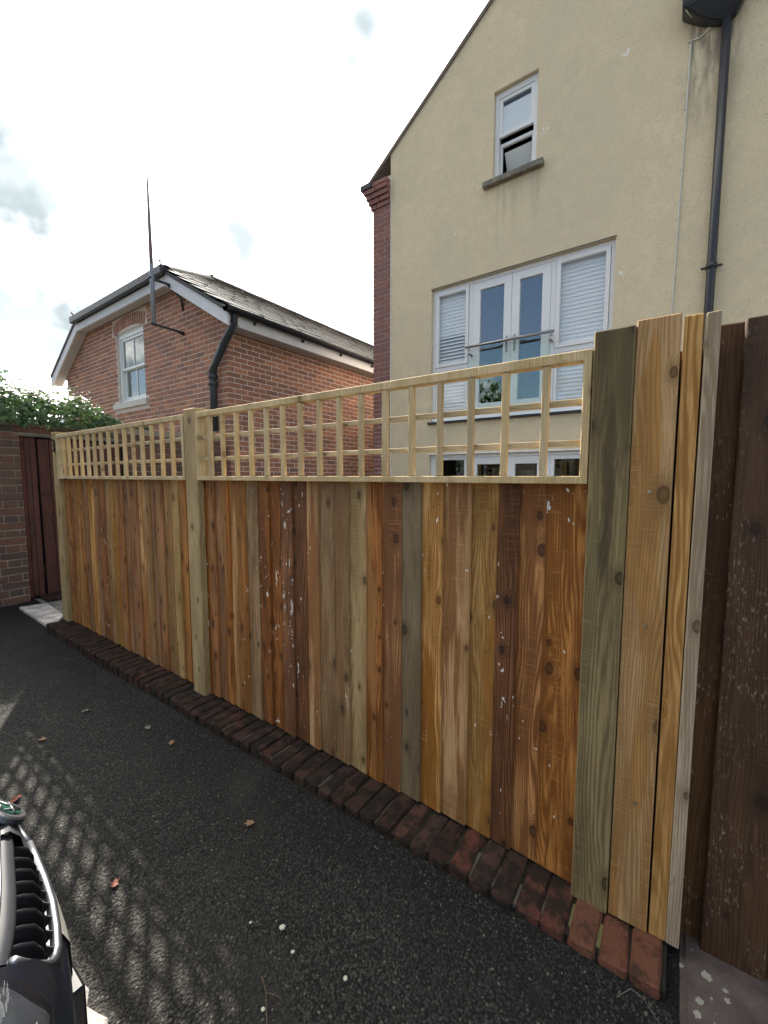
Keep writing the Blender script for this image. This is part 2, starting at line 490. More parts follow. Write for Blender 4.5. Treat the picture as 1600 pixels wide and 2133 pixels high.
def mk_render():
    """coloured spar-dash render: sandy grain with faint tide marks and a darker run below the hopper"""
    m, g, b = mat('wall_render')
    geo = g.n('NewGeometry')
    p = geo.outputs['Position']
    n0 = g.noise(p, 0.9, 3, 0.6)
    n1 = g.noise(p, 6.0, 3, 0.6)
    n2 = g.noise(p, 95.0, 3, 0.75)
    vor = g.n('TexVoronoi', dict(feature='F1'), Scale=170.0)
    g.put(vor, 'Vector', p)
    c = g.mix(g.smooth(n0, 0.35, 0.65), (0.76, 0.625, 0.415), (0.72, 0.60, 0.41))
    c = g.mix(g.smooth(n1, 0.4, 0.7), c, (0.79, 0.655, 0.44))
    hs = g.n('HueSaturation', Color=c, Value=g.math('ADD', 0.80, g.math('MULTIPLY', n2, 0.40)))
    c = hs.outputs[0]
    vc = g.n('SeparateColor', Color=vor.outputs['Color'])
    c = g.mix(g.math('MULTIPLY', g.math('GREATER_THAN', vc.outputs[0], 0.9), 0.35), c, (0.75, 0.68, 0.5))
    c = g.mix(g.math('MULTIPLY', g.math('LESS_THAN', vc.outputs[0], 0.08), 0.4), c, (0.30, 0.22, 0.13))
    # damp stain under the hopper head
    sp = g.n('SeparateXYZ', Vector=p)
    dx = g.math('ABSOLUTE', g.math('SUBTRACT', sp.outputs[0], g.math('ADD', 0.02, g.math('MULTIPLY', n1, 0.1))))
    sx = g.math('SUBTRACT', 1.0, g.smooth(dx, 0.08, 0.34))
    sz = g.smooth(sp.outputs[2], 4.6, 5.9)
    st = g.noise(g.n('CombineXYZ', X=g.math('MULTIPLY', sp.outputs[0], 5.0), Y=0.0, Z=sp.outputs[2]).outputs[0], 2.2, 5, 0.65)
    c = g.mix(g.math('MULTIPLY', g.math('MULTIPLY', sx, sz), g.smooth(st, 0.36, 0.62)), c, (0.19, 0.155, 0.115))
    run = g.noise(g.n('CombineXYZ', X=g.math('MULTIPLY', sp.outputs[0], 9.0), Y=0.0, Z=g.math('MULTIPLY', sp.outputs[2], 0.5)).outputs[0], 1.4, 4, 0.6)
    usx = g.math('SUBTRACT', 1.0, g.smooth(g.math('ABSOLUTE', g.math('ADD', sp.outputs[0], 1.965)), 0.30, 0.46))
    usz = g.math('MULTIPLY', g.smooth(sp.outputs[2], 4.15, 5.15), g.math('LESS_THAN', sp.outputs[2], 5.2))
    c = g.mix(g.math('MULTIPLY', g.math('MULTIPLY', usx, usz), g.math('MULTIPLY', g.smooth(run, 0.45, 0.7), 0.55)), c, (0.40, 0.33, 0.22))
    broad = g.noise(g.n('CombineXYZ', X=sp.outputs[0], Y=0.0, Z=g.math('MULTIPLY', sp.outputs[2], 0.6)).outputs[0], 0.55, 5, 0.65, 0.5)
    c = g.mix(g.math('MULTIPLY', g.smooth(broad, 0.42, 0.68), 0.5), c, (0.63, 0.545, 0.40))
    chipn = g.noise(p, 3.1, 2, 0.5)
    chipf = g.noise(p, 26.0, 2, 0.5)
    c = g.mix(g.math('MULTIPLY', g.smooth(chipn, 0.72, 0.735), g.smooth(chipf, 0.56, 0.60)), c, (0.85, 0.82, 0.76))
    g.put(b, 'Base Color', c)
    b.inputs['Roughness'].default_value = 0.95
    b.inputs['Specular IOR Level'].default_value = 0.15
    bn = g.n('Bump', Strength=0.8, Distance=0.004)
    g.put(bn, 'Height', g.math('SUBTRACT', n2, g.math('MULTIPLY', vor.outputs['Distance'], 0.6)))
    g.put(b, 'Normal', bn)
    return m


M_RENDER = mk_render()


def mk_tarmac():
    m, g, b = mat('tarmac')
    geo = g.n('NewGeometry')
    p = geo.outputs['Position']
    vor = g.n('TexVoronoi', dict(feature='F1'), Scale=135.0)
    g.put(vor, 'Vector', p)
    vc = g.n('SeparateColor', Color=vor.outputs['Color'])
    n1 = g.noise(p, 3.0, 4, 0.65, 0.4)
    n2 = g.noise(p, 55.0, 3, 0.7)
    c = g.ramp(vc.outputs[0], [(0.0, (0.018, 0.0175, 0.016)), (0.5, (0.033, 0.032, 0.029)), (0.84, (0.052, 0.05, 0.044)), (0.96, (0.07, 0.066, 0.056)), (1.0, (0.14, 0.13, 0.105))])
    c = g.mix(g.smooth(vor.outputs['Distance'], 0.42, 0.62), c, (0.008, 0.0075, 0.0065))
    c = g.mix(g.math('MULTIPLY', g.smooth(n1, 0.5, 0.72), 0.75), c, (0.011, 0.0105, 0.009))
    c = g.mix(g.math('MULTIPLY', g.smooth(n2, 0.58, 0.74), 0.4), c, (0.022, 0.023, 0.013))
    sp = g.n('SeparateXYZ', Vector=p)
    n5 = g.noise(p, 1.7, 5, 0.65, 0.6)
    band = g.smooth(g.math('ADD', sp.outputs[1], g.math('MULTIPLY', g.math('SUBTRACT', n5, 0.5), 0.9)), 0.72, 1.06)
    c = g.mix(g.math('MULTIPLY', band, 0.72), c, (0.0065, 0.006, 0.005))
    c = g.mix(g.math('MULTIPLY', g.smooth(n5, 0.52, 0.70), 0.55), c, (0.040, 0.037, 0.032))
    g.put(b, 'Base Color', c)
    g.put(b, 'Roughness', g.math('ADD', 0.70, g.math('MULTIPLY', n2, 0.3)))
    b.inputs['Specular IOR Level'].default_value = 0.3
    bn = g.n('Bump', Strength=1.0, Distance=0.006)
    g.put(bn, 'Height', g.math('SUBTRACT', g.math('MULTIPLY', n2, 0.7), g.math('MULTIPLY', vor.outputs['Distance'], 0.9)))
    g.put(b, 'Normal', bn)
    return m


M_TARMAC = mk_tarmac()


def mk_concrete(name, base, lichen=0.0):
    m, g, b = mat(name)
    geo = g.n('NewGeometry')
    p = geo.outputs['Position']
    n1 = g.noise(p, 9.0, 6, 0.65)
    n2 = g.noise(p, 90.0, 5, 0.7)
    c = g.mix(g.smooth(n1, 0.3, 0.75), tuple(x * 0.5 for x in base), tuple(min(1, x * 1.3) for x in base))
    c = g.mix(g.math('MULTIPLY', g.smooth(n2, 0.58, 0.75), 0.6), c, tuple(x * 0.35 for x in base))
    if lichen:
        vor = g.n('TexVoronoi', dict(feature='F1'), Scale=30.0)
        g.put(vor, 'Vector', p)
        vc = g.n('SeparateColor', Color=vor.outputs['Color'])
        rad = g.math('MULTIPLY', vc.outputs[1], 0.42)
        edge = g.math('ADD', vor.outputs['Distance'], g.math('ADD', g.math('MULTIPLY', g.math('SUBTRACT', n2, 0.5), 0.9), g.math('MULTIPLY', g.math('SUBTRACT', n1, 0.5), 0.8)))
        li = g.math('MULTIPLY', g.math('LESS_THAN', edge, rad), g.math('GREATER_THAN', vc.outputs[0], 1 - lichen))
        c = g.mix(g.math('MULTIPLY', li, 0.9), c, (0.33, 0.32, 0.265))
    g.put(b, 'Base Color', c)
    b.inputs['Roughness'].default_value = 0.92
    bn = g.n('Bump', Strength=0.6, Distance=0.004)
    g.put(bn, 'Height', g.math('ADD', n1, n2))
    g.put(b, 'Normal', bn)
    return m


M_CONC = mk_concrete('weathered_concrete', (0.105, 0.08, 0.07), 0.5)
M_SLABW = mk_concrete('pale_slab', (0.60, 0.55, 0.51))
M_PAVE = mk_concrete('paving_slab', (0.38, 0.35, 0.33))
M_YARD = mk_concrete('yard_paving', (0.26, 0.24, 0.21))
M_EARTH = mk_concrete('earth', (0.10, 0.09, 0.05))
M_SILL = mk_concrete('stone_sill', (0.26, 0.23, 0.18))
M_SILLG = plain('painted_sill', (0.50, 0.49, 0.44), 0.7, nscale=20)

# softwoods: kiln-dried feather edge boards in several tones
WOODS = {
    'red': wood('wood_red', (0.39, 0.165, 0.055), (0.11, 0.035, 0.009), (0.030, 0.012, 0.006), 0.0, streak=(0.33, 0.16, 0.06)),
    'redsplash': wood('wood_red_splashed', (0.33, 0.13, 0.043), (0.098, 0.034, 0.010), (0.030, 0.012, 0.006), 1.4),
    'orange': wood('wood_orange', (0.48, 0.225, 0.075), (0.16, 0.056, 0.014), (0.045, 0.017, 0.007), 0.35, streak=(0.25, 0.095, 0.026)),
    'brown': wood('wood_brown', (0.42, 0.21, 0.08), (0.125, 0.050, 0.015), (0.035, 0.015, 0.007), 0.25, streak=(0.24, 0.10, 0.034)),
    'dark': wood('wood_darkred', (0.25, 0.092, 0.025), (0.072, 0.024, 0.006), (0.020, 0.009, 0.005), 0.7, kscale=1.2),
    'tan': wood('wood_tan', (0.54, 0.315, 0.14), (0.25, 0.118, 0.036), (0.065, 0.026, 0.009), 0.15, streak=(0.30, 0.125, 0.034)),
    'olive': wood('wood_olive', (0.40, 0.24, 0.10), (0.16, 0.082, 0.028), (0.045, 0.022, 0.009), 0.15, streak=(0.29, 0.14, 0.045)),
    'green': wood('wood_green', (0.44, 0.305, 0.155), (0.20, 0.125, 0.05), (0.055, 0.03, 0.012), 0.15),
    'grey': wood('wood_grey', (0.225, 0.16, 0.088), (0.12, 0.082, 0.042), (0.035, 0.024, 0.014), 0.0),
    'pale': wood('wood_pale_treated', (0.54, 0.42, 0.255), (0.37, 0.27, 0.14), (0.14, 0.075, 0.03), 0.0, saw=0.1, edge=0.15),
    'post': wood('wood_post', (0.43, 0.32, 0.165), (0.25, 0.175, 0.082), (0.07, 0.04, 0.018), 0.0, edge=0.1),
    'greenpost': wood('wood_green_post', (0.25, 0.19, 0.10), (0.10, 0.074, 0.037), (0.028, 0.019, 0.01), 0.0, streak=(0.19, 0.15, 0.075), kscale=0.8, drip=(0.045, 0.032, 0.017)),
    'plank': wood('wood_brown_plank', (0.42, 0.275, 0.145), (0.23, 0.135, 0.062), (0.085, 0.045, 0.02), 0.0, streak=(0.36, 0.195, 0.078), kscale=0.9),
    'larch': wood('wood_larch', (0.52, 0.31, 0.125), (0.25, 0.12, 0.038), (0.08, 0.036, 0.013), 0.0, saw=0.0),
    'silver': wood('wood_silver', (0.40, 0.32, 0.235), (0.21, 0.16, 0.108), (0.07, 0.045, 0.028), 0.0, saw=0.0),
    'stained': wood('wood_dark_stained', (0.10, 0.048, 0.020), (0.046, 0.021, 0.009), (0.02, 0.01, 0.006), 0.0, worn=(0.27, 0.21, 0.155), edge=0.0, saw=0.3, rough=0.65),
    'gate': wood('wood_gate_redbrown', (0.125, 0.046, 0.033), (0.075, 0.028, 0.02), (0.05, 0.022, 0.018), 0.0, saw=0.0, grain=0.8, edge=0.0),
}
M_WHITE = plain('white_upvc', (0.82, 0.81, 0.80), 0.35, nscale=8, namt=0.04)
M_BARGE = plain('white_bargeboard', (0.62, 0.62, 0.63), 0.6, nscale=7, namt=0.1)
M_SOFFIT = plain('soffit_paint', (0.42, 0.38, 0.36), 0.7, nscale=7, namt=0.1)
M_SASH = plain('white_sash_paint', (0.72, 0.74, 0.73), 0.45, nscale=9, namt=0.06)
M_BLACKP = plain('black_plastic', (0.018, 0.019, 0.024), 0.38, nscale=25, namt=0.4)
M_CASTIRON = plain('cast_iron_paint', (0.03, 0.036, 0.042), 0.5, nscale=30, namt=0.4, bump=0.3, bscale=60)
M_LEAD = plain('roof_edge', (0.075, 0.068, 0.066), 0.8, nscale=14, namt=0.3, bump=0.5, bscale=40)
M_VERGE = plain('mortared_verge', (0.17, 0.135, 0.115), 0.9, nscale=14, namt=0.35, bump=0.6, bscale=40)
M_STEEL = plain('brushed_steel', (0.33, 0.32, 0.31), 0.3, metal=1.0)
M_BLIND = plain('blind_slat', (0.84, 0.86, 0.86), 0.5)
M_DARK = plain('dark_room', (0.015, 0.016, 0.02), 0.9)
M_CURTAIN = plain('net_curtain', (0.22, 0.24, 0.23), 0.9, nscale=40, namt=0.5)
M_CABLE = plain('white_cable', (0.62, 0.60, 0.54), 0.5)
M_NUM = plain('bronze_number', (0.05, 0.045, 0.035), 0.4, metal=0.6)
M_ZINC = plain('zinc_screw', (0.42, 0.38, 0.28), 0.35, metal=0.9)
M_POLE = plain('pole_grey_paint', (0.25, 0.28, 0.33), 0.4, nscale=9, namt=0.2)
M_POLET = plain('pole_brown', (0.20, 0.16, 0.16), 0.6)
M_REDPIPE = plain('dark_red_pipe', (0.09, 0.02, 0.025), 0.5)


def mk_glass(name, ior=1.7, tint=(0.9, 0.95, 0.95), thick_dark=None):
    m, g, b = mat(name)
    g.nt.nodes.remove(b)
    bk = g.n('NewGeometry')
    fr = g.n('Fresnel')     # same mirror strength on both faces of the thin pane
    g.put(fr, 'IOR', g.math('ADD', ior, g.math('MULTIPLY', bk.outputs['Backfacing'], 1.0 / ior - ior)))
    gl = g.n('BsdfGlossy', Color=(1, 1, 1), Roughness=0.0)
    tr = g.n('BsdfTransparent', Color=tint)
    mx = g.n('MixShader', Fac=fr.outputs[0])
    g.put(mx, 'i1', tr)
    g.put(mx, 'i2', gl)
    g.put(g.nt.nodes['Material Output'], 'Surface', mx)
    return m


M_GLASS = mk_glass('window_glass', 2.3, (0.92, 0.95, 0.95))
M_GLASSSIDE = mk_glass('side_light_glass', 1.5, (0.985, 0.99, 0.99))
M_GLASSDOOR = mk_glass('garden_door_glass', 1.38, (0.9, 0.93, 0.93))
M_GLASSOLD = mk_glass('sash_glass', 1.65, (0.85, 0.9, 0.9))
M_GLASSRAIL = mk_glass('balustrade_glass', 1.18, (0.93, 0.97, 0.96))

# ------------------------------------------------------------------ ground
def sheet(name, x0, x1, y0, y1, z, m):
    bm = bmesh.new()
    vs = [bm.verts.new(c) for c in ((x0, y0, z), (x1, y0, z), (x1, y1, z), (x0, y1, z))]
    bm.faces.new(vs)
    return tag(mesh_w(name, bm, m, None, ((x0 + x1) / 2, (y0 + y1) / 2, z)), kind='structure')


sheet('ground', -400, 400, -400, 400, -0.60, M_EARTH)
sheet('courtyard', -4.26, 30, 1.36, 40, -0.42, M_YARD)
sheet('path', -30, -4.26, 1.18, 12, -0.004, M_YARD)

def tar_z(x, y):
    """height of the tarmac: gently uneven, banked up against the near end of the kerb"""
    t = min(1.0, max(0.0, (y - 0.80) / 0.30))
    k = min(1.0, max(0.0, (x + 3.2) / 3.0))
    return -0.004 + 0.005 * math.sin(x * 2.3 + 1.1 * math.sin(y * 3)) * math.sin(y * 3.7 + x) + 0.036 * t * t * (3 - 2 * t) * k


# tarmac with slight unevenness
bm = bmesh.new()
nx, ny = 150, 60
X = np.linspace(-9, 3.0, nx)
Y = np.linspace(-1.2, 1.36, ny)
rowsv = []
for y in Y:
    rowsv.append([bm.verts.new((x, y, tar_z(x, y))) for x in X])
for j in range(ny - 1):
    for i in range(nx - 1):
        bm.faces.new((rowsv[j][i], rowsv[j][i + 1], rowsv[j + 1][i + 1], rowsv[j + 1][i]))
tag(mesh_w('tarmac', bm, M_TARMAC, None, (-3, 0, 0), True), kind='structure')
bm = bmesh.new()
for c in ((-40, -40), (-9, 1.36), (3, 1.36), (40, 1.36)):
    pass
for x0, x1, y0, y1 in ((-60, -9, -60, 1.18), (3.0, 60, -60, 1.36), (-9, 3.0, -60, -1.2)):
    bm.faces.new([bm.verts.new(c) for c in ((x0, y0, -0.004), (x1, y0, -0.004), (x1, y1, -0.004), (x0, y1, -0.004))])
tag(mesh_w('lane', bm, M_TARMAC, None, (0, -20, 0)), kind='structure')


def scatter_mesh(name, protos, xf, m, parent=None, smooth=False):
    """join many transformed copies of small meshes (verts, faces) into one mesh"""
    VV, FF, o = [], [], 0
    for k, (M3, t) in xf:
        v, f = protos[k]
        VV.append(v @ M3.T + t)
        FF.extend([[i + o for i in q] for q in f])
        o += len(v)
    me = bpy.data.meshes.new(name)
    me.from_pydata(np.concatenate(VV).tolist(), [], FF)
    me.materials.append(m)
    if smooth:
        for p in me.polygons:
            p.use_smooth = True
    return place(name, me, parent, (0, 0, 0))


def rot3(rx, ry, rz):
    return np.array(Matrix.Rotation(rz, 3, 'Z') @ Matrix.Rotation(ry, 3, 'Y') @ Matrix.Rotation(rx, 3, 'X'))


# loose and bedded stone chippings standing out of the worn tarmac
def mk_chip():
    m, g, b = mat('chippings')
    geo = g.n('NewGeometry')
    c = g.ramp(geo.outputs['Random Per Island'], [(0, (0.010, 0.0095, 0.008)), (0.7, (0.022, 0.0205, 0.017)), (0.93, (0.045, 0.042, 0.035)), (1, (0.15, 0.14, 0.11))])
    g.put(b, 'Base Color', c)
    b.inputs['Roughness'].default_value = 0.55
    return m


chip_p = []
for k in range(5):
    v = np.array([(1, 0, 0), (0.3, 0.8, 0), (-0.8, 0.6, 0), (-0.9, -0.5, 0), (0.2, -0.9, 0), (0.15, 0.1, 0.55), (-0.35, -0.05, 0.45)], float)
    v += np.random.uniform(-0.22, 0.22, v.shape)
    v[:5, 2] = -0.15
    f = [(0, 1, 5), (1, 2, 6, 5), (2, 3, 6), (3, 4, 5, 6), (4, 0, 5)]
    chip_p.append((v, f))
xf = []
for i in range(17000):
    # denser near the camera, where single chips can be made out
    y = random.uniform(0.34, 1.10)
    x = -3.6 * random.random() ** 1.7 + 0.05
    s = random.uniform(0.0018, 0.0046)
    xf.append((i % 5, (rot3(random.uniform(-.3, .3), random.uniform(-.3, .3), random.uniform(0, 6.28)) * np.array([s, s * random.uniform(.6, 1), s * random.uniform(.5, 1.1)]),
                       np.array([x, y, tar_z(x, y) + 0.0005]))))
tag(scatter_mesh('stone_chippings', chip_p, xf, mk_chip()), 'small stone chippings worn out of the dark tarmac', 'chippings', kind='stuff')

# ------------------------------------------------------------------ brick laying
def brick_proto(L, D, Hh, bev, jit, seed):
    random.seed(seed)
    bm = bmesh.new()
    bm_box(bm, -L / 2, L / 2, 0, D, -Hh / 2, Hh / 2, bev, 0)
    for v in bm.verts:
        v.co += Vector((random.uniform(-jit, jit), random.uniform(-jit, jit) * 0.6, random.uniform(-jit, jit)))
    return bm


def worn_set(L, D, Hh, wear, m, n=5):
    """bricks with rounded, chipped arrises"""
    out = []
    for k in range(n):
        random.seed(300 + k)
        bm = bmesh.new()
        bm_box(bm, -L / 2, L / 2, 0, D, -Hh / 2, Hh / 2, 0.006)
        bmesh.ops.subdivide_edges(bm, edges=[e for e in bm.edges if e.calc_length() > 0.03], cuts=3, use_grid_fill=True)
        for v in bm.verts:
            ex = abs(v.co.x) > L / 2 - 0.008
            ez = v.co.z > Hh / 2 - 0.008
            ey = v.co.y < 0.008
            chip = wear * (1.9 if ex + ez + ey >= 2 else 0.6)
            v.co += Vector((-math.copysign(random.uniform(0, chip), v.co.x) if ex else random.uniform(-.3, .3) * wear, random.uniform(0, chip) if ey else 0, -random.uniform(0, chip) if ez else random.uniform(-.3, .3) * wear))
        me = finish(bm, 'brick', m)
        out.append((me, None, None))
    return out


def brick_set(L, D, Hh, bev, jit, m, n=5):
    """list of (mesh, verts, faces) variants"""
    out = []
    for k in range(n):
        bm = brick_proto(L, D, Hh, bev, jit, 100 + k)
        me = finish(bm, 'brick', m)
        vs = np.array([v.co[:] for v in me.vertices])
        fs = [list(p.vertices) for p in me.polygons]
        out.append((me, vs, fs))
    return out


def courses(u0, u1, z0, z1, L=0.214, H=0.0635, J=0.0115, holes=(), umin=None, umax=None, bond='stretcher', shift=0.0, start=0):
    """yield (a, b, zc) for bricks of a flat wall in running or English bond"""
    k = start
    z = z0
    while z + H <= z1 + 1e-6:
        zc = z + H / 2
        lo = u0 if umin is None else max(u0, umin(zc))
        hi = u1 if umax is None else min(u1, umax(zc))
        length = L
        if bond == 'english' and k % 2:
            length = (L - J) / 2
        off = shift + ((L + J) / 2 if (bond == 'stretcher' and k % 2) else ((L + J) / 4 if (bond == 'english' and k % 2) else 0.0))
        u = u0 - (L + J) + off % (L + J) if True else 0
        while u < hi:
            a, b = max(u, lo), min(u + length, hi)
            u += length + J
            if b - a < 0.025:
                continue
            segs = [(a, b)]
            for h0, h1, hz0, hz1 in holes:
                if zc + H / 2 <= hz0 or zc - H / 2 >= hz1:
                    continue
                ns = []
                for s0, s1 in segs:
                    if s1 <= h0 or s0 >= h1:
                        ns.append((s0, s1))
                    else:
                        if s0 < h0: ns.append((s0, h0 - 0.004))
                        if s1 > h1: ns.append((h1 + 0.004, s1))
                segs = ns
            for s0, s1 in segs:
                if s1 - s0 > 0.02:
                    yield s0, s1, zc
        z += H + J
        k += 1


def lay(parent, items, protos, L, m, max_parts=300, key=None, name='brick'):
    """items: (position, rotz, scale_x). The largest in view become objects, the rest one part of kind stuff"""
    cp = Vector((0, 0, CAM_H))
    items = sorted(items, key=key or (lambda it: (Vector(it[0]) - cp).length))
    for i, (pos, rz, sx) in enumerate(items[:max_parts]):
        place(name, protos[i % len(protos)][0], parent, pos, (0, 0, rz), (sx, 1, 1))
    rest = items[max_parts:]
    if rest:
        xf = [(i % len(protos), (rot3(0, 0, rz) * np.array([sx, 1, 1]), np.array(pos) - np.array(wloc(parent)))) for i, (pos, rz, sx) in enumerate(rest)]
        o = scatter_mesh(name + '_courses', [(p[1], p[2]) for p in protos], xf, m, None)
        o.parent = parent
        o['kind'] = 'stuff'


random.seed(11)

# ------------------------------------------------------------------ brick kerb under the fence
KZ = 0.062
kerb = empty('brick_kerb', (-2.1, 1.2, 0))
tag(kerb, 'low mossy kerb of bricks on edge along the foot of the fence', 'kerb')
box('mortar_bed', -4.255, 0.035, 1.121, 1.335, -0.05, KZ - 0.010, M_MORTKERB, kerb, 0.0)
kp = worn_set(0.0715, 0.215, 0.075, 0.0030, M_KERBB, 8)
kpr = worn_set(0.0705, 0.215, 0.075, 0.0030, M_KERBR, 6)
kpo = worn_set(0.0690, 0.215, 0.075, 0.0022, M_KERBO, 3)
random.seed(12)
nb = 60
for i in range(nb):
    x = -4.225 + i * 0.0715 + random.uniform(-.0015, .0015)
    pr = kpo if i >= nb - 3 else kpr if i >= nb - 12 and i % 3 else kp
    place('brick', pr[i % len(pr)][0], kerb, (x, 1.110 + random.uniform(-.004, .004), KZ - 0.0375 + random.uniform(-.004, .003)),
          (random.uniform(-.012, .012), random.uniform(-.02, .02), random.uniform(-.02, .02)))

M_JOINT = plain('joint_mortar', (0.075, 0.066, 0.05), 0.95, nscale=40, namt=0.6, bump=0.6)
M_JOINTM = plain('mossy_joint', (0.15, 0.14, 0.05), 0.95, nscale=40, namt=0.7, bump=0.6)
for i in range(26, nb - 1):
    if random.random() < (0.55 if i < nb - 9 else 0.15):
        continue
    x = -4.225 + (i + 0.5) * 0.0715
    y0 = 1.116 + random.uniform(0, .03) * (random.random() < .5)
    box('joint_mortar', x - 0.005, x + 0.005, y0, 1.245 - random.uniform(0, .06), KZ - 0.02, KZ - random.uniform(.006, .011), M_JOINTM if i > nb - 5 else M_JOINT, kerb, 0.001, 0.0012)

# grit and leaf crumbs gathered along the foot of the kerb
xf = []
for i in range(2600):
    x = random.uniform(-4.3, 0.06)
    y = 1.108 - abs(random.gauss(0, 0.035))
    s = random.uniform(0.0012, 0.0042)
    xf.append((i % 5, (rot3(random.uniform(-.6, .6), random.uniform(-.6, .6), random.uniform(0, 6.28)) * np.array([s, s * random.uniform(.4, 1), s * .6]), np.array([x, y, tar_z(x, y) + 0.001]))))
M_CRUMB = mk_chip()
tag(scatter_mesh('kerbside_grit', chip_p, xf, M_CRUMB), 'fine dark grit gathered along the foot of the brick kerb', 'grit', kind='stuff')

# ------------------------------------------------------------------ the new fence
fence = empty('timber_fence', (-2.1, 1.27, KZ))
tag(fence, 'new closeboard timber fence of mixed tan and red boards with square trellis on top', 'fence')


def board(name, x0, x1, z0, z1, y, wkey, parent, lean=0.0, t_thin=0.005, t_thick=0.014):
    """feather edge board: thin edge on the left, thick edge on the right, a little cupped"""
    w = x1 - x0
    bm = bmesh.new()
    nz = 7
    bow = random.uniform(-.0015, .0015)
    ring_ = []
    prof = [(-w / 2, -t_thin), (-w / 6, -(t_thin * 2 + t_thick) / 3 - 0.0006), (w / 6, -(t_thin + t_thick * 2) / 3 - 0.0008), (w / 2 - 0.0025, -t_thick), (w / 2, -t_thick + 0.002), (w / 2, 0), (-w / 2, 0)]
    for k in range(nz):
        f = k / (nz - 1)
        dx = bow * math.sin(f * math.pi) + random.uniform(-.0006, .0006)
        ring_.append([bm.verts.new((px_ + dx, py_, f * (z1 - z0))) for px_, py_ in prof])
    n = len(prof)
    for a, b in zip(ring_, ring_[1:]):
        for k in range(n):
            bm.faces.new((a[k], a[(k + 1) % n], b[(k + 1) % n], b[k]))
    bm.faces.new(ring_[0][::-1])
    bm.faces.new(ring_[-1])
    return place(name, finish(bm, name, WOODS[wkey]), parent, ((x0 + x1) / 2, y, z0), (0, lean, 0))


def post(x0, x1, y0, y1, z1, wkey, z0=KZ - 0.004):
    cx, cy = (x0 + x1) / 2, (y0 + y1) / 2
    bm = bmesh.new()
    bm_box(bm, x0 - cx, x1 - cx, y0 - cy, y1 - cy, 0, z1 - z0, 0.004, 0.0008)
    return place('post', finish(bm, 'post', WOODS[wkey]), fence, (cx, cy, z0))


RB = [-2.135, -2.085, -2.007, -1.937, -1.881, -1.811, -1.744, -1.650, -1.568, -1.490, -1.410, -1.318, -1.250, -1.155, -1.076, -0.990, -0.909, -0.822, -0.736, -0.650, -0.552, -0.462, -0.393, -0.314, -0.198]
RC = ['dark', 'red', 'brown', 'red', 'tan', 'brown', 'olive', 'dark', 'redsplash', 'redsplash', 'dark', 'tan', 'olive', 'olive', 'green', 'red', 'orange', 'grey', 'tan', 'tan', 'olive', 'dark', 'orange', 'orange']
LB = [-4.165, -4.115, -4.03, -3.937, -3.860, -3.780, -3.693, -3.574, -3.495, -3.384, -3.285, -3.185, -3.09, -3.0, -2.882, -2.789, -2.712, -2.650, -2.549, -2.452, -2.370, -2.290, -2.212]
LC = ['brown', 'red', 'brown', 'tan', 'red', 'brown', 'tan', 'red', 'redsplash', 'olive', 'olive', 'red', 'brown', 'red', 'tan', 'olive', 'red', 'red', 'olive', 'green', 'red', 'brown']
for XS, CS in ((LB, LC), (RB, RC)):
    for i, c in enumerate(CS):
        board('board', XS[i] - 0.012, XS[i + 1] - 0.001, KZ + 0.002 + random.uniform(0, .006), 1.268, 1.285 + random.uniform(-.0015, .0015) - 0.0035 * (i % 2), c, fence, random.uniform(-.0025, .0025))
nbm = bmesh.new()
bm_tube(nbm, [(0, 0.002, 0), (0, -0.0012, 0)], [0.0026, 0.0022], 8)
nail_me = finish(nbm, 'nail', plain('nail_head', (0.10, 0.085, 0.07), 0.5, metal=0.7))
for o in [c for c in fence.children if c.name.startswith('board') and c.location.x > 0.35]:
    wl_ = wloc(o)
    for z in (0.26, 0.72, 1.18):
        place('nail', nail_me, o, (wl_.x + random.uniform(.008, .022), wl_.y - 0.0125, z + random.uniform(-.012, .012)))
for x0, x1 in ((-4.15, -2.222), (-2.09, -0.205)):
    for z in (0.22, 0.68, 1.14):
        bm = bmesh.new()
        bm_box(bm, x0, x1, 1.287, 1.325, z, z + 0.075, 0.003)
        mesh_w('arris_rail', bm, WOODS['post'], fence, ((x0 + x1) / 2, 1.306, z))
for x0, x1 in ((-4.155, -2.220), (-2.10, -0.203)):
    bm = bmesh.new()
    bm_box(bm, x0, x1, 1.290, 1.333, KZ - 0.008, KZ + 0.13, 0.002)
    mesh_w('gravel_board', bm, WOODS['stained'], fence, ((x0 + x1) / 2, 1.31, KZ))  # unseen backing, added to stop sun leaking in under the boards
p_end = post(-4.275, -4.158, 1.243, 1.338, 1.648, 'post')
p_mid = post(-2.217, -2.103, 1.236, 1.330, 1.652, 'post')
p_green = post(-0.200, -0.106, 1.232, 1.325, 1.667, 'greenpost')

# wide planks closing the end of the new fence
for nm, x0, x1, y0, y1, z1, wk in (('plank', -0.103, -0.012, 1.236, 1.262, 1.676, 'plank'), ('plank', -0.007, 0.0305, 1.240, 1.285, 1.668, 'larch'), ('plank', 0.0318, 0.0600, 1.238, 1.290, 1.666, 'silver')):
    bm = bmesh.new()
    cx = (x0 + x1) / 2
    bm_box(bm, x0 - cx, x1 - cx, y0 - 1.26, y1 - 1.26, 0, z1 - KZ - 0.003, 0.0025, 0.0006)
    o = place(nm, finish(bm, nm, WOODS[wk]), fence, (cx, 1.26, KZ + 0.003), (0, random.uniform(-.001, .001), 0))
    if wk == 'plank':
        for z in (1.252, 0.905, 0.42):
            bm = bmesh.new()
            bm_tube(bm, [(0, 0.002, 0), (0, -0.002, 0)], [0.0055, 0.0045], 12)
            bm_tube(bm, [(0, -0.002, 0), (0, -0.0035, 0)], [0.003, 0.0028], 6)
            place('screw', finish(bm, 'screw', M_ZINC, False), o, (-0.058 if z > 1 else -0.052, 1.2355, z))

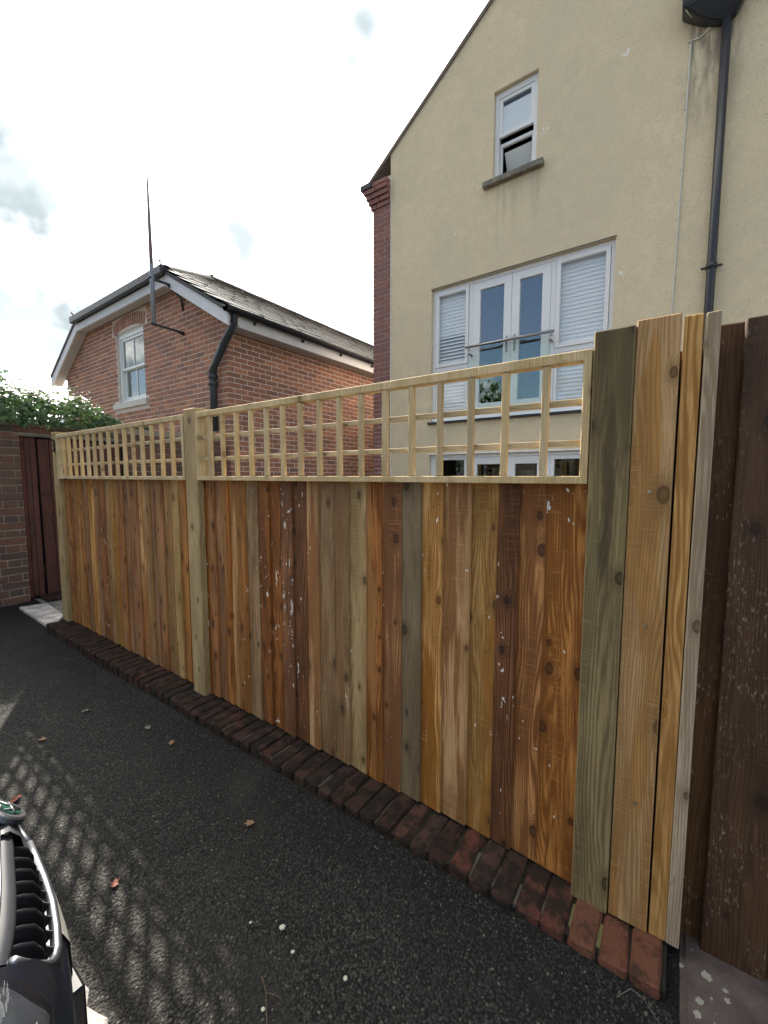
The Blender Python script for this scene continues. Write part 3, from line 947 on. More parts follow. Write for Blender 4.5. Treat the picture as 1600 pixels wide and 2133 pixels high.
box('gap_light_stop', -0.098, 0.058, 1.293, 1.36, KZ, 1.60, WOODS['stained'], fence, 0.002)  # unseen dark backing, added to block sun through the plank gaps

# numeral on the end post
ch = bpy.data.curves.new('house_number', 'FONT')
ch.body = '3'
ch.size = 0.135
ch.extrude = 0.004
ch.bevel_depth = 0.0012
ch.align_x = 'CENTER'
ch.materials.append(M_NUM)
co = bpy.data.objects.new('house_number', ch)
COL.objects.link(co)
bpy.context.view_layer.update()
dg = bpy.context.evaluated_depsgraph_get()
me = bpy.data.meshes.new_from_object(co.evaluated_get(dg))
bpy.data.objects.remove(co)
place('house_number', me, p_end, (-4.217, 1.2385, 1.492), (math.pi / 2, 0, 0), (0.95, 1.08, 1))


def trellis(x0, x1, n, last_gap=False):
    """square trellis: frame (the part) with upright and level battens as its pieces"""
    zb, zt = 1.268, 1.625
    t = ring('trellis', x0, x1, zb, zt, 0.020, 1.232, 1.272, WOODS['pale'], fence, wb=0.022, wt_=0.028)
    for k in range(1, n - 1):
        x = x0 + 0.010 + (x1 - x0 - 0.020) * k / (n - 1)
        wdt = random.uniform(.0185, .0215)
        bm = bmesh.new()
        bm_box(bm, -wdt / 2, wdt / 2, -0.010, 0.009, 0, zt - zb - 0.050 - 0.002, 0.0015, 0.0008)
        place('upright_batten', finish(bm, 'upright_batten', WOODS['pale']), t, (x + random.uniform(-.0025, .0025), 1.244, zb + 0.0225), (0, random.uniform(-.006, .006), 0))
    for z in (1.381, 1.494):
        L_ = x1 - x0 - 0.042
        bm = bmesh.new()
        bm_box(bm, -0.009, 0.009, -0.0085, 0.0085, -L_ / 2, L_ / 2, 0.0015, 0.0006)
        o = place('level_batten', finish(bm, 'level_batten', WOODS['pale']), t, ((x0 + x1) / 2, 1.2625, z), (0, math.pi / 2 + random.uniform(-.001, .001), 0))
    return t


t_left = trellis(-4.148, -2.222, 17)
t_right = trellis(-2.098, -0.203, 18)
M_SHAVE = plain('wood_shaving', (0.72, 0.62, 0.42), 0.8)
for tr_, x, z in ((t_right, -0.868, 1.335), (t_right, -0.868, 1.30), (t_right, -0.868, 1.365), (t_right, -0.985, 1.372), (t_right, -1.10, 1.372), (t_right, -0.895, 1.372), (t_right, -0.84, 1.34), (t_right, -1.54, 1.31), (t_right, -1.29, 1.40), (t_right, -0.215, 1.37), (t_left, -2.71, 1.53), (t_left, -2.72, 1.50), (t_left, -3.32, 1.41), (t_left, -3.32, 1.31)):
    c_n = random.randint(5, 8)
    ph = random.uniform(0, 6)
    rr = random.uniform(0.006, 0.013)
    tube('wood_shaving', [(x + 0.004 + rr * math.cos(ph + 0.8 * k) + 0.002 * k, 1.243 - 0.001 * k, z + rr * math.sin(ph + 0.8 * k)) for k in range(c_n)], 0.0011, M_SHAVE, tr_, 5)

# ------------------------------------------------------------------ older dark fence on the right
dark = empty('stained_fence', (0.5, 1.31, 0.03))
tag(dark, 'older fence of dark brown stained boards with worn paint at the right edge', 'fence')
xs = [0.052, 0.110, 0.232, 0.345, 0.462, 0.580, 0.697, 0.812, 0.93]
for i in range(len(xs) - 1):
    bm = bmesh.new()
    w = xs[i + 1] - xs[i] + 0.006
    bm_box(bm, -w / 2, w / 2, 0, 0.022, 0, 1.622 + random.uniform(-.004, .004), 0.003, 0.001)
    place('board', finish(bm, 'board', WOODS['stained']), dark, ((xs[i] + xs[i + 1]) / 2, 1.305 - 0.012 * (i % 2) + (0.012 if i == 0 else 0), 0.030), (0, random.uniform(-.002, .002), 0))
for z in (0.3, 1.3):
    bm = bmesh.new()
    bm_box(bm, 0.05, 0.93, 1.332, 1.37, z, z + 0.07, 0.003)
    mesh_w('arris_rail', bm, WOODS['stained'], dark, (0.5, 1.35, z))

bm = bmesh.new()
bm_box(bm, 0.066, 1.4, 0.98, 1.345, -0.05, 0.048, 0.012, 0.003)
bmesh.ops.subdivide_edges(bm, edges=bm.edges, cuts=2, use_grid_fill=True)
for v in bm.verts:
    v.co += Vector((random.uniform(-.004, .004), random.uniform(-.004, .004), random.uniform(-.002, .002)))
tag(mesh_w('concrete_step', bm, M_CONC, None, (0.7, 1.16, 0)), 'pinkish grey concrete step with lichen spots under the dark fence', 'step')

# ------------------------------------------------------------------ pale threshold slab and car parking slabs
bm = bmesh.new()
pts = [(-5.19, 1.165), (-4.36, 1.150), (-4.30, 1.19), (-4.40, 1.24), (-4.58, 1.335), (-4.86, 1.35), (-5.14, 1.372)]
a = [bm.verts.new((x, y, 0.016)) for x, y in pts]
b_ = [bm.verts.new((x, y, -0.02)) for x, y in pts]
bm.faces.new(a)
for i in range(len(pts)):
    j = (i + 1) % len(pts)
    bm.faces.new((a[i], a[j], b_[j], b_[i]))
tag(mesh_w('threshold_slab', bm, M_SLABW, None, (-4.8, 1.26, 0)), 'whitish stone slab on the ground in front of the red-brown gate', 'slab')

pav = tag(empty('paving', (-1.5, 0.1, 0)), kind='structure')
xx = -3.6
k = 0
while xx < 0.6:
    w = 0.45
    for r_, (ya, yb) in enumerate(((-0.12, 0.328), (-0.575, -0.125))):
        bm = bmesh.new()
        bm_box(bm, xx + 0.004, xx + w - 0.004, ya, yb, -0.05, 0.012, 0.006, 0.003)
        if r_ == 0:   # broken front edge
            es = [e for e in bm.edges if abs(e.verts[0].co.y - yb) < 0.02 and abs(e.verts[1].co.y - yb) < 0.02 and abs(e.verts[0].co.x - e.verts[1].co.x) > 0.2]
            bmesh.ops.subdivide_edges(bm, edges=es, cuts=12)
            for v in bm.verts:
                if v.co.y > yb - 0.02:
                    v.co.y += 0.006 * math.sin(v.co.x * 57 + k) + 0.005 * math.sin(v.co.x * 131)
        mesh_w('paving_slab', bm, M_PAVE, pav, (xx + w / 2, (ya + yb) / 2, 0))
    xx += w
    k += 1

# ------------------------------------------------------------------ old garden wall with the gate
WX = -5.42
oldw = empty('garden_wall', (WX - 0.1, 2.2, 0))
tag(oldw, 'old dark brick garden wall under ivy with missing pointing beside the gate', 'wall')
GY0, GY1, GZ = 1.312, 2.30, 1.715
bm = wall_mesh([0.2, GY0, GY1, 3.64], [-0.1, GZ, 1.865], [(GY0, GY1, -1, GZ)], [], 0.20)
# local u -> world Y, local y(thickness) -> -X
for v in bm.verts:
    v.co = Vector((WX - 0.004 - v.co.y, v.co.x, v.co.z))
mesh_w('mortar_core', bm, M_MORTOLD, oldw, (WX - 0.1, 2, 0))
op = brick_set(0.215, 0.102, 0.064, 0.005, 0.0035, M_OLDB, 6)
it = []
for a, b_, zc in courses(0.2, 3.64, 0.005, 1.865, holes=[(GY0, GY1, -1, GZ - 0.02)], bond='english'):
    it.append(((WX + 0.004 + random.uniform(-.003, .005) + (0.006 if zc > 1.05 else 0), (a + b_) / 2, zc + random.uniform(-.002, .002)), math.pi / 2, (b_ - a) / 0.215))
# pointing has fallen out of the upper courses: bricks there stand further proud
lay(oldw, it, op, 0.215, M_OLDB, 300)
lint = box('lintel', WX - 0.10, WX + 0.012, GY0 - 0.06, GY1 + 0.06, GZ - 0.022, GZ - 0.002, M_SILL, oldw, 0.003)

gate = empty('garden_gate', (WX - 0.05, 1.8, 0.03))
tag(gate, 'tall red-brown boarded garden gate in the old brick wall beside the fence end', 'gate')
ys = [GY0 + 0.006, 1.352, 1.398, 1.445]
for a, b_ in zip(ys, ys[1:]):
    box('plank', WX - 0.055, WX - 0.030, a + 0.0015, b_ - 0.0015, 0.03, GZ - 0.03, WOODS['gate'], gate, 0.003)
yy = 1.470
while yy < GY1 - 0.05:
    bm = bmesh.new()
    bm_box(bm, -0.012, 0.012, -0.047, 0.047, 0, GZ - 0.075, 0.003)
    place('plank', finish(bm, 'plank', WOODS['gate']), gate, (WX - 0.048, yy + 0.05, 0.035), (0.006, 0, 0))
    yy += 0.099
for z in (0.25, 1.35):
    box('ledge', WX - 0.10, WX - 0.068, 1.46, GY1 - 0.03, z, z + 0.11, WOODS['gate'], gate, 0.003)
box('frame_post', WX - 0.10, WX - 0.060, GY0 + 0.002, 1.455, 0.02, GZ - 0.025, WOODS['gate'], gate, 0.003)
box('inner_boarding', WX - 0.125, WX - 0.103, GY0 - 0.02, GY1 + 0.02, 0.0, GZ - 0.003, M_DARK, gate, 0.0)  # dark sheet added behind the gate so its gap looks black
step = box('doorstep', WX - 0.16, WX + 0.20, 1.40, 2.35, -0.02, 0.028, M_KERBB, None, 0.008, 0.003)
tag(step, 'dark worn brick doorstep at the foot of the red-brown gate', 'step')

# ------------------------------------------------------------------ ivy
def mk_leaf(name, c0, c1, c2):
    m, g, b = mat(name)
    oi = g.n('ObjectInfo')
    geo = g.n('NewGeometry')
    r = g.math('FRACT', g.math('ADD', oi.outputs['Random'], geo.outputs['Random Per Island']))
    c = g.ramp(r, [(0, c0), (0.6, c1), (1, c2)])
    g.put(b, 'Base Color', c)
    b.inputs['Roughness'].default_value = 0.38
    tr = g.n('BsdfTranslucent')
    g.put(tr, 'Color', g.mix(0.5, c, (0.16, 0.30, 0.03)))
    mx = g.n('MixShader', Fac=0.28)
    g.put(mx, 'i1', b)
    g.put(mx, 'i2', tr)
    g.put(g.nt.nodes['Material Output'], 'Surface', mx)
    return m


M_IVY = mk_leaf('ivy_leaf', (0.035, 0.08, 0.036), (0.075, 0.14, 0.055), (0.16, 0.23, 0.08))
M_STEM = plain('ivy_stem', (0.09, 0.065, 0.04), 0.85)


def leaf_proto(k):
    random.seed(50 + k)
    pts = [(0, -0.1), (0.42, -0.28), (0.55, 0.12), (0.28, 0.28), (0.0, 0.92), (-0.28, 0.28), (-0.55, 0.12), (-0.42, -0.28)]
    v = [(0, 0.15, 0.0)] + [(x * random.uniform(.85, 1.15), y * random.uniform(.85, 1.15), -0.22 * abs(x) - 0.12 * max(0, y) + random.uniform(-.05, .05)) for x, y in pts]
    f = [(0, 1 + i, 1 + (i + 1) % 8) for i in range(8)]
    return np.array(v), f


LP = [leaf_proto(k) for k in range(4)]
LM = []
for v, f in LP:
    me = bpy.data.meshes.new('leaf')
    me.from_pydata(v.tolist(), [], f)
    me.materials.append(M_IVY)
    LM.append(me)
random.seed(21)
ivy = empty('ivy', (WX - 0.1, 1.4, 1.85))
tag(ivy, 'dense green ivy spilling over the top of the old brick wall', 'ivy')


def ivy_top(y):
    t = 2.20 + 0.05 * math.sin(y * 7.0) + 0.035 * math.sin(y * 17 + 1)
    if y > 1.75:
        t -= (y - 1.75) * 0.62
    return max(t, 1.89)


def leaf_frame(nx_, ny_, nz_):
    """matrix whose z axis is the blade normal and whose y axis (the tip) hangs down"""
    n = Vector((nx_, ny_, nz_)).normalized()
    t = Vector((random.uniform(-.6, .6), random.uniform(-.6, .6), -1.0))
    t = (t - n * t.dot(n)).normalized()
    x = t.cross(n)
    return Matrix(((x.x, t.x, n.x), (x.y, t.y, n.y), (x.z, t.z, n.z)))


leaves = []
while len(leaves) < 5200:
    y = random.uniform(-0.3, 2.62)
    top = ivy_top(y)
    if top < 1.93 and random.random() < 0.7:
        continue
    # canopy shell over the wall head: angle from the face (0) over the top (90) to the back (150)
    th = math.radians(random.uniform(-28, 150))
    hgt = top - 1.88
    rr = random.uniform(0.55, 1.0) if random.random() < 0.86 else random.uniform(1.0, 1.38)
    wid = 0.27 if y < 2.0 else 0.27 - 0.30 * (y - 2.0)
    x = WX - 0.13 + (wid * 0.95 + 0.02 * math.sin(y * 23)) * math.cos(th) * rr
    z = 1.90 + (hgt if th > 0 else 0.22 if y < 2.0 else 0.06) * math.sin(th) * rr
    if z < 1.87 and WX - 0.21 < x < WX + 0.01:
        continue
    nrm = (math.cos(th) + random.uniform(-.5, .5), random.uniform(-.7, .5), max(0.05, math.sin(th)) * 0.8 + random.uniform(-.1, .6))
    leaves.append((Vector((x, y, z)), leaf_frame(*nrm), random.uniform(0.020, 0.040) if rr > 1.05 else random.uniform(0.026, 0.056)))
cp = Vector((0, 0, CAM_H))
front = sorted(leaves, key=lambda l: (l[0] - cp).length - l[2] * 10 + (3 if l[0].y < 1.05 else 0))
for i, (p, r, s) in enumerate(front[:290]):
    place('leaf', LM[i % 4], ivy, p, r.to_euler(), (s, s, s))
xf = []
for i, (p, r, s) in enumerate(front[290:]):
    xf.append((i % 4, (np.array(r) * s, np.array(p) - np.array(wloc(ivy)))))
o = scatter_mesh('foliage', LP, xf, M_IVY)
o.parent = ivy
o['kind'] = 'stuff'
for k in range(14):
    y0 = random.uniform(0.2, 2.4)
    pts = [(WX - 0.12, y0, 1.86)]
    for j in range(5):
        q = pts[-1]
        pts.append((q[0] + random.uniform(-.02, .05), q[1] + random.uniform(-.02, .10), min(ivy_top(q[1]) - 0.02, q[2] + random.uniform(-.02, .07))))
    tube('stem', pts, [0.008 - 0.001 * j for j in range(6)], M_STEM, ivy, 5)
for y0, y1, zt in ((2.3, 3.05, 1.93), (2.4, 3.3, 1.895)):
    tube('stem', [(WX - 0.02, y0, 1.885), (WX + 0.03, (y0 + y1) / 2, zt), (WX + 0.02, y1, 1.872)], [0.006, 0.004, 0.002], M_STEM, ivy, 5)

# ------------------------------------------------------------------ brick building with the half-hipped roof
BX0, BX1, BY = -11.30, -5.314, 3.65
BC = (BX0 + BX1) / 2
house = empty('brick_building', (BC, 7.0, -0.4))
tag(house, 'red brick building with half-hipped slate roof, white bargeboards and sash window', 'building')
SL = 0.578


def roof_z(x):
    """top of the slates over the gable at x"""
    return 3.56 + SL * ((-5.02 - x) if x > BC else (x - (2 * BC + 5.02)))


KX1 = -6.57
KX0 = 2 * BC - KX1
KZR = roof_z(KX1)
RIDGE = roof_z(BC)
WIN = (-8.80, -7.73, 2.665, 3.945)
bm = wall_mesh([BX0, WIN[0], WIN[1], BX1 - 0.0035], [-0.5, WIN[2], WIN[3], 4.5], [WIN], [((BX1, 0, roof_z(BX1) - 0.14), (SL, 0, 1)), ((BX0, 0, roof_z(BX0) - 0.14), (-SL, 0, 1)), ((0, 0, KZR - 0.12), (0, 0, 1))], 0.22)
bmesh.ops.translate(bm, verts=bm.verts, vec=(0, BY + 0.0035, 0))
mesh_w('gable_wall', bm, M_MORTAR, house, (BC, BY, 0))
bm = bmesh.new()
bm_box(bm, BX1 - 0.22, BX1 - 0.0035, BY + 0.23, 13.0, -0.5, roof_z(BX1) - 0.12)
mesh_w('side_wall', bm, M_MORTAR, house, (BX1, 8, 0))
bm = bmesh.new()
bm_box(bm, BX0, BX0 + 0.22, BY + 0.23, 13.0, -0.5, roof_z(BX0) - 0.12)
mesh_w('side_wall', bm, M_MORTAR, house, (BX0, 8, 0))
bp = brick_set(0.214, 0.05, 0.0635, 0.002, 0.0016, M_BRICK, 6)
it = []
arch = (WIN[0] - 0.13, WIN[1] + 0.13, WIN[3] - 0.02, WIN[3] + 0.235)
sillh = (WIN[0] - 0.16, WIN[1] + 0.10, WIN[2] - 0.115, WIN[2])
hol = [WIN, arch, sillh]
for a, b_, zc in courses(BX0, BX1, 0.695, 4.4, holes=hol, umin=lambda z: max(BX0, BX0 + (z - (roof_z(BX0) - 0.10)) / SL), umax=lambda z: min(BX1, BX1 - (z - (roof_z(BX1) - 0.10)) / SL)):
    if zc < KZR - 0.14:
        it.append((((a + b_) / 2, BY + random.uniform(-.0015, .0015), zc), 0, (b_ - a) / 0.215))
for a, b_, zc in courses(BY + 0.002, 10.5, 0.695, roof_z(BX1) - 0.16, shift=0.107):
    it.append(((BX1 + random.uniform(-.0015, .0015), (a + b_) / 2, zc), math.pi / 2, (b_ - a) / 0.215))
lay(house, it, bp, 0.215, M_BRICK, 300, key=lambda q: (Vector(q[0]) - cp).length + (6 if q[0][2] < 1.30 else 0))
# arch of rubbed bricks over the sash window
na = 15
wx0, wx1 = WIN[0] - 0.10, WIN[1] + 0.10
for k in range(na):
    f = (k + 0.5) / na
    x = wx0 + (wx1 - wx0) * f
    ang = (f - 0.5) * 0.5
    zc = WIN[3] + 0.045 + 0.085 * (1 - (2 * f - 1) ** 2)
    bm = bmesh.new()
    bm_box(bm, -0.032, 0.032, 0, 0.05, -0.095, 0.105, 0.003, 0.001)
    place('arch_brick', finish(bm, 'arch_brick', M_BRICK), house, (x, BY - 0.002, zc + 0.02), (0, ang, 0))
sl_ = box('window_sill', WIN[0] - 0.15, WIN[1] + 0.09, BY - 0.05, BY + 0.08, WIN[2] - 0.11, WIN[2] - 0.003, M_SILLG, house, 0.006)
# sash window
wf = ring('window', WIN[0] + 0.003, WIN[1] - 0.003, WIN[2] + 0.003, WIN[3] - 0.003, 0.075, BY + 0.05, BY + 0.14, M_SASH, house, wb=0.05, wt_=0.09)
mz = (WIN[2] + WIN[3]) / 2 - 0.01
ring('upper_sash', WIN[0] + 0.078, WIN[1] - 0.078, mz - 0.02, WIN[3] - 0.095, 0.045, BY + 0.065, BY + 0.10, M_SASH, wf)
ring('lower_sash', WIN[0] + 0.082, WIN[1] - 0.082, WIN[2] + 0.055, mz + 0.02, 0.05, BY + 0.102, BY + 0.137, M_SASH, wf, wb=0.07)
box('glazing_bar', (WIN[0] + WIN[1]) / 2 - 0.012, (WIN[0] + WIN[1]) / 2 + 0.012, BY + 0.070, BY + 0.095, mz + 0.026, WIN[3] - 0.142, M_SASH, wf)
box('glazing_bar', (WIN[0] + WIN[1]) / 2 - 0.012, (WIN[0] + WIN[1]) / 2 + 0.012, BY + 0.107, BY + 0.132, WIN[2] + 0.126, mz - 0.032, M_SASH, wf)


def pane(name, x0, x1, z0, z1, y, m, parent):
    bm = bmesh.new()
    bm_box(bm, x0, x1, y, y + 0.004, z0, z1)
    return mesh_w(name, bm, m, parent, ((x0 + x1) / 2, y, z0))


pane('pane', WIN[0] + 0.12, WIN[1] - 0.12, mz + 0.02, WIN[3] - 0.137, BY + 0.082, M_GLASSOLD, wf)
pane('pane', WIN[0] + 0.128, WIN[1] - 0.128, WIN[2] + 0.12, mz - 0.025, BY + 0.119, M_GLASSOLD, wf)
# segmental head board
bm = bmesh.new()
top_, bot_ = [], []
for k in range(13):
    f = k / 12
    x = WIN[0] + 0.02 + (WIN[1] - WIN[0] - 0.04) * f
    zt = WIN[3] + 0.012 + 0.085 * (1 - (2 * f - 1) ** 2)
    top_.append([bm.verts.new((x, y, zt)) for y in (BY + 0.03, BY + 0.07)])
    bot_.append([bm.verts.new((x, y, WIN[3] - 0.012)) for y in (BY + 0.03, BY + 0.07)])
for k in range(12):
    bm.faces.new((top_[k][0], top_[k + 1][0], bot_[k + 1][0], bot_[k][0]))
    bm.faces.new((top_[k][1], top_[k + 1][1], bot_[k + 1][1], bot_[k][1]))
    bm.faces.new((top_[k][0], top_[k + 1][0], top_[k + 1][1], top_[k][1]))
    bm.faces.new((bot_[k][0], bot_[k + 1][0], bot_[k + 1][1], bot_[k][1]))
for k in (0, 12):
    bm.faces.new((top_[k][0], top_[k][1], bot_[k][1], bot_[k][0]))
mesh_w('window_head', bm, M_SASH, house, ((WIN[0] + WIN[1]) / 2, BY + 0.05, WIN[3]))
# dim room and net curtain behind the sash
bm = bmesh.new()
bm_box(bm, WIN[0] - 0.3, WIN[1] + 0.3, BY + 0.55, BY + 0.60, WIN[2] - 0.3, WIN[3] + 0.2)
mesh_w('room', bm, M_DARK, house, (BC, BY + 0.5, WIN[2]))
bm = bmesh.new()
for k in range(40):
    x = WIN[0] + 0.05 + k * 0.0125
    bm.verts.new((x, BY + 0.26 + 0.012 * math.sin(k * 1.3), WIN[2]))
    bm.verts.new((x, BY + 0.26 + 0.012 * math.sin(k * 1.3 + .4), WIN[3]))
bm.verts.ensure_lookup_table()
for k in range(39):
    bm.faces.new((bm.verts[2 * k], bm.verts[2 * k + 2], bm.verts[2 * k + 3], bm.verts[2 * k + 1]))
mesh_w('curtain', bm, M_CURTAIN, house, (BC, BY + 0.26, WIN[2]), True)

# roof: boarded slab, slates, ridge and hip tiles
RY0, RY1 = 3.43, 13.1
HIPY = RY0 + (RIDGE - KZR) / 0.53
EX = -5.02
EX0 = 2 * BC - EX
bm = bmesh.new()
T = 0.05
P = dict(a=(EX, RY0, roof_z(EX)), b=(KX1, RY0, KZR), c=(BC, HIPY, RIDGE), d=(BC, RY1, RIDGE), e=(EX, RY1, roof_z(EX)), f=(KX0, RY0, KZR), g=(EX0, RY0, roof_z(EX0)), h=(EX0, RY1, roof_z(EX0)))
V = {k: bm.verts.new(Vector(p) - Vector((0, 0, 0.02))) for k, p in P.items()}
U = {k: bm.verts.new(Vector(p) - Vector((0, 0, 0.02 + T))) for k, p in P.items()}
for f in ('abcde', 'fghdc', 'bfc'):
    bm.faces.new([V[k] for k in f])
    bm.faces.new([U[k] for k in reversed(f)])
for a, b_ in ('ab', 'bf', 'fg', 'gh', 'hd', 'de', 'ea'):
    bm.faces.new((V[a], V[b_], U[b_], U[a]))
roof = mesh_w('roof', bm, M_LEAD, house, (BC, 8, KZR))
ang = math.atan(SL)
cs = math.cos(ang)


def slate_proto(w, l, m):
    bm = bmesh.new()
    bm_box(bm, -w / 2, w / 2, -0.0, l, 0, 0.013, 0.0, 0.0)
    for v in bm.verts:
        v.co += Vector((random.uniform(-.003, .003), random.uniform(-.006, .006), random.uniform(-.0012, .0012)))
    me = finish(bm, 'slate', m)
    return me, np.array([v.co[:] for v in me.vertices]), [list(p.vertices) for p in me.polygons]


sp_ = [slate_proto(0.250, 0.36, M_SLATE) for k in range(6)]
sit = []
nrow = 0
s = -0.03
exposure = 0.20
while s < (EX - BC) / cs - 0.10:
    x = EX - s * cs
    zr = roof_z(x)
    ylim = RY0 - 0.01 if x >= KX1 else RY0 + (KX1 - x) / (KX1 - BC) * (HIPY - RY0)
    y = RY0 - 0.01 + (0.127 if nrow % 2 else 0.0)
    while y < 12.6:
        if y > ylim + 0.06:
            sit.append((x, y, zr + 0.012 + random.uniform(0, .007)))
        y += 0.254
    s += exposure
    nrow += 1
# local y of the slate runs up the slope (-X), local x along world Y
Bm = Matrix(((0, -cs, math.sin(ang)), (1, 0, 0), (0, math.sin(ang), cs)))
base_eul = (Bm @ Matrix.Rotation(-0.06, 3, 'X')).to_euler()
Bn = np.array(Bm @ Matrix.Rotation(-0.06, 3, 'X'))
sit.sort(key=lambda q: (Vector(q) - cp).length)
for i, q in enumerate(sit[:300]):
    place('slate', sp_[i % 6][0], roof, q, base_eul)
xf = [(i % 6, (Bn, np.array(q) - np.array(wloc(roof)))) for i, q in enumerate(sit[300:])]
o = scatter_mesh('slate_courses', [(p[1], p[2]) for p in sp_], xf, M_SLATE)
o.parent = roof
o['kind'] = 'stuff'


def ridge_tile(L, m):
    bm = bmesh.new()
    A, B_ = [], []
    for k in range(9):
        t = -1.25 + 2.5 * k / 8
        for lst, y in ((A, 0), (B_, L)):
            lst.append(bm.verts.new((0.11 * math.sin(t), y, 0.11 * math.cos(t) - 0.085)))
    for k in range(8):
        bm.faces.new((A[k], A[k + 1], B_[k + 1], B_[k]))
    r = bmesh.ops.extrude_face_region(bm, geom=list(bm.faces))
    bmesh.ops.translate(bm, verts=[e for e in r['geom'] if isinstance(e, bmesh.types.BMVert)], vec=(0, 0, 0.014))
    return finish(bm, 'ridge_tile', m, False)


rt = ridge_tile(0.44, M_LEAD)
y = HIPY - 0.05
while y < RY1:
    place('ridge_tile', rt, roof, (BC, y, RIDGE + 0.03 + random.uniform(-.004, .004)))
    y += 0.45
for kx in (KX1, KX0):
    a, b_ = Vector((kx, RY0 + 0.02, KZR + 0.015)), Vector((BC, HIPY, RIDGE + 0.02))
    n = int((b_ - a).length / 0.40)
    q = (b_ - a).normalized()
    e = q.to_track_quat('Y', 'Z').to_euler()
    for k in range(n + 1):
        place('hip_tile', rt, roof, a + q * 0.40 * k, e)
# hip gutter board and iron hip finials
box('hip_gutter', KX0 - 0.07, KX1 + 0.07, RY0 - 0.075, RY0 - 0.003, KZR - 0.115, KZR + 0.012, M_CASTIRON, house, 0.012)
for kx in (KX1 + 0.01, KX0 - 0.01):
    tube('hip_hook', [(kx, RY0 - 0.02, KZR + 0.012), (kx, RY0 - 0.025, KZR + 0.07), (kx - 0.03, RY0 - 0.03, KZR + 0.105), (kx - 0.055, RY0 - 0.03, KZR + 0.085)], 0.011, M_LEAD, house, 6)


def slanted(name, p0, p1, h, y0, y1, m, parent):
    """board in the XZ plane: top edge from p0 to p1, depth h straight down, ends plumb"""
    bm = bmesh.new()
    c = [(p0[0], p0[1]), (p1[0], p1[1]), (p1[0], p1[1] - h), (p0[0], p0[1] - h)]
    F = [bm.verts.new((x, y0, z)) for x, z in c]
    B_ = [bm.verts.new((x, y1, z)) for x, z in c]
    bm.faces.new(F)
    bm.faces.new(B_[::-1])
    for i in range(4):
        j = (i + 1) % 4
        bm.faces.new((F[i], F[j], B_[j], B_[i]))
    return mesh_w(name, bm, m, parent, ((p0[0] + p1[0]) / 2, y0, (p0[1] + p1[1]) / 2))


dz = 0.075
slanted('bargeboard', (KX1 - 0.001, KZR - dz), (EX + 0.02, roof_z(EX + 0.02) - dz), 0.175, 3.448, 3.475, M_BARGE, house)
slanted('bargeboard', (EX0 - 0.02, roof_z(EX0 - 0.02) - dz), (KX0 + 0.001, KZR - dz), 0.175, 3.448, 3.475, M_BARGE, house)
slanted('fascia', (KX0 + 0.002, KZR - 0.116), (KX1 - 0.002, KZR - 0.116), 0.134, 3.448, 3.475, M_BARGE, house)
slanted('soffit', (KX1 - 0.001, KZR - dz - 0.135), (EX + 0.01, roof_z(EX + 0.01) - dz - 0.135), 0.014, 3.476, BY - 0.008, M_SOFFIT, house)
slanted('soffit', (EX0 - 0.01, roof_z(EX0 - 0.01) - dz - 0.135), (KX0 + 0.001, KZR - dz - 0.135), 0.014, 3.476, BY - 0.008, M_SOFFIT, house)
slanted('soffit', (KX0 + 0.002, KZR - dz - 0.135), (KX1 - 0.002, KZR - dz - 0.135), 0.014, 3.476, BY - 0.008, M_SOFFIT, house)
# side eaves: fascia, soffit, half-round gutter and brackets
box('fascia', EX - 0.045, EX - 0.018, 3.476, 13.0, 3.335, 3.50, M_BARGE, house, 0.003)
box('soffit', BX1 + 0.003, EX - 0.047, BY + 0.004, 13.0, 3.345, 3.362, M_SOFFIT, house, 0.0)
bm = bmesh.new()
A, B_ = [], []
for k in range(9):
    t = math.pi + math.pi * k / 8
    for lst, y in ((A, 3.40), (B_, 13.0)):
        lst.append(bm.verts.new((EX + 0.045 + 0.062 * math.cos(t), y, 3.525 + 0.062 * math.sin(t))))
for k in range(8):
    bm.faces.new((A[k], A[k + 1], B_[k + 1], B_[k]))
bm.faces.new(A)
r = bmesh.ops.solidify(bm, geom=list(bm.faces), thickness=0.006)
mesh_w('gutter', bm, M_BLACKP, house, (EX, 8, 3.5), False)
y = 3.9
while y < 12:
    box('gutter_bracket', EX - 0.016, EX + 0.030, y - 0.012, y + 0.012, 3.425, 3.463, M_BLACKP, house, 0.002)
    y += 0.92
# cast iron downpipe: offset from the gutter end round the corner onto the gable
PX, PY = -5.575, 3.575
tube('downpipe', [(EX + 0.02, 3.56, 3.50), (EX + 0.0, 3.56, 3.36), (-5.22, 3.565, 3.18), (-5.48, 3.572, 2.93), (PX, PY, 2.80), (PX, PY, 2.62), (PX, PY, 1.95)], [0.055, 0.055, 0.055, 0.055, 0.055, 0.052, 0.052], M_CASTIRON, house, 12)
for z in (2.70, 2.60):
    tube('pipe_collar', [(PX, PY, z), (PX, PY, z + 0.05)], 0.066, M_CASTIRON, house, 12)
tube('waste_pipe', [(-5.32, 3.60, 0.3), (-5.32, 3.60, 1.725)], 0.014, M_REDPIPE, house, 8)

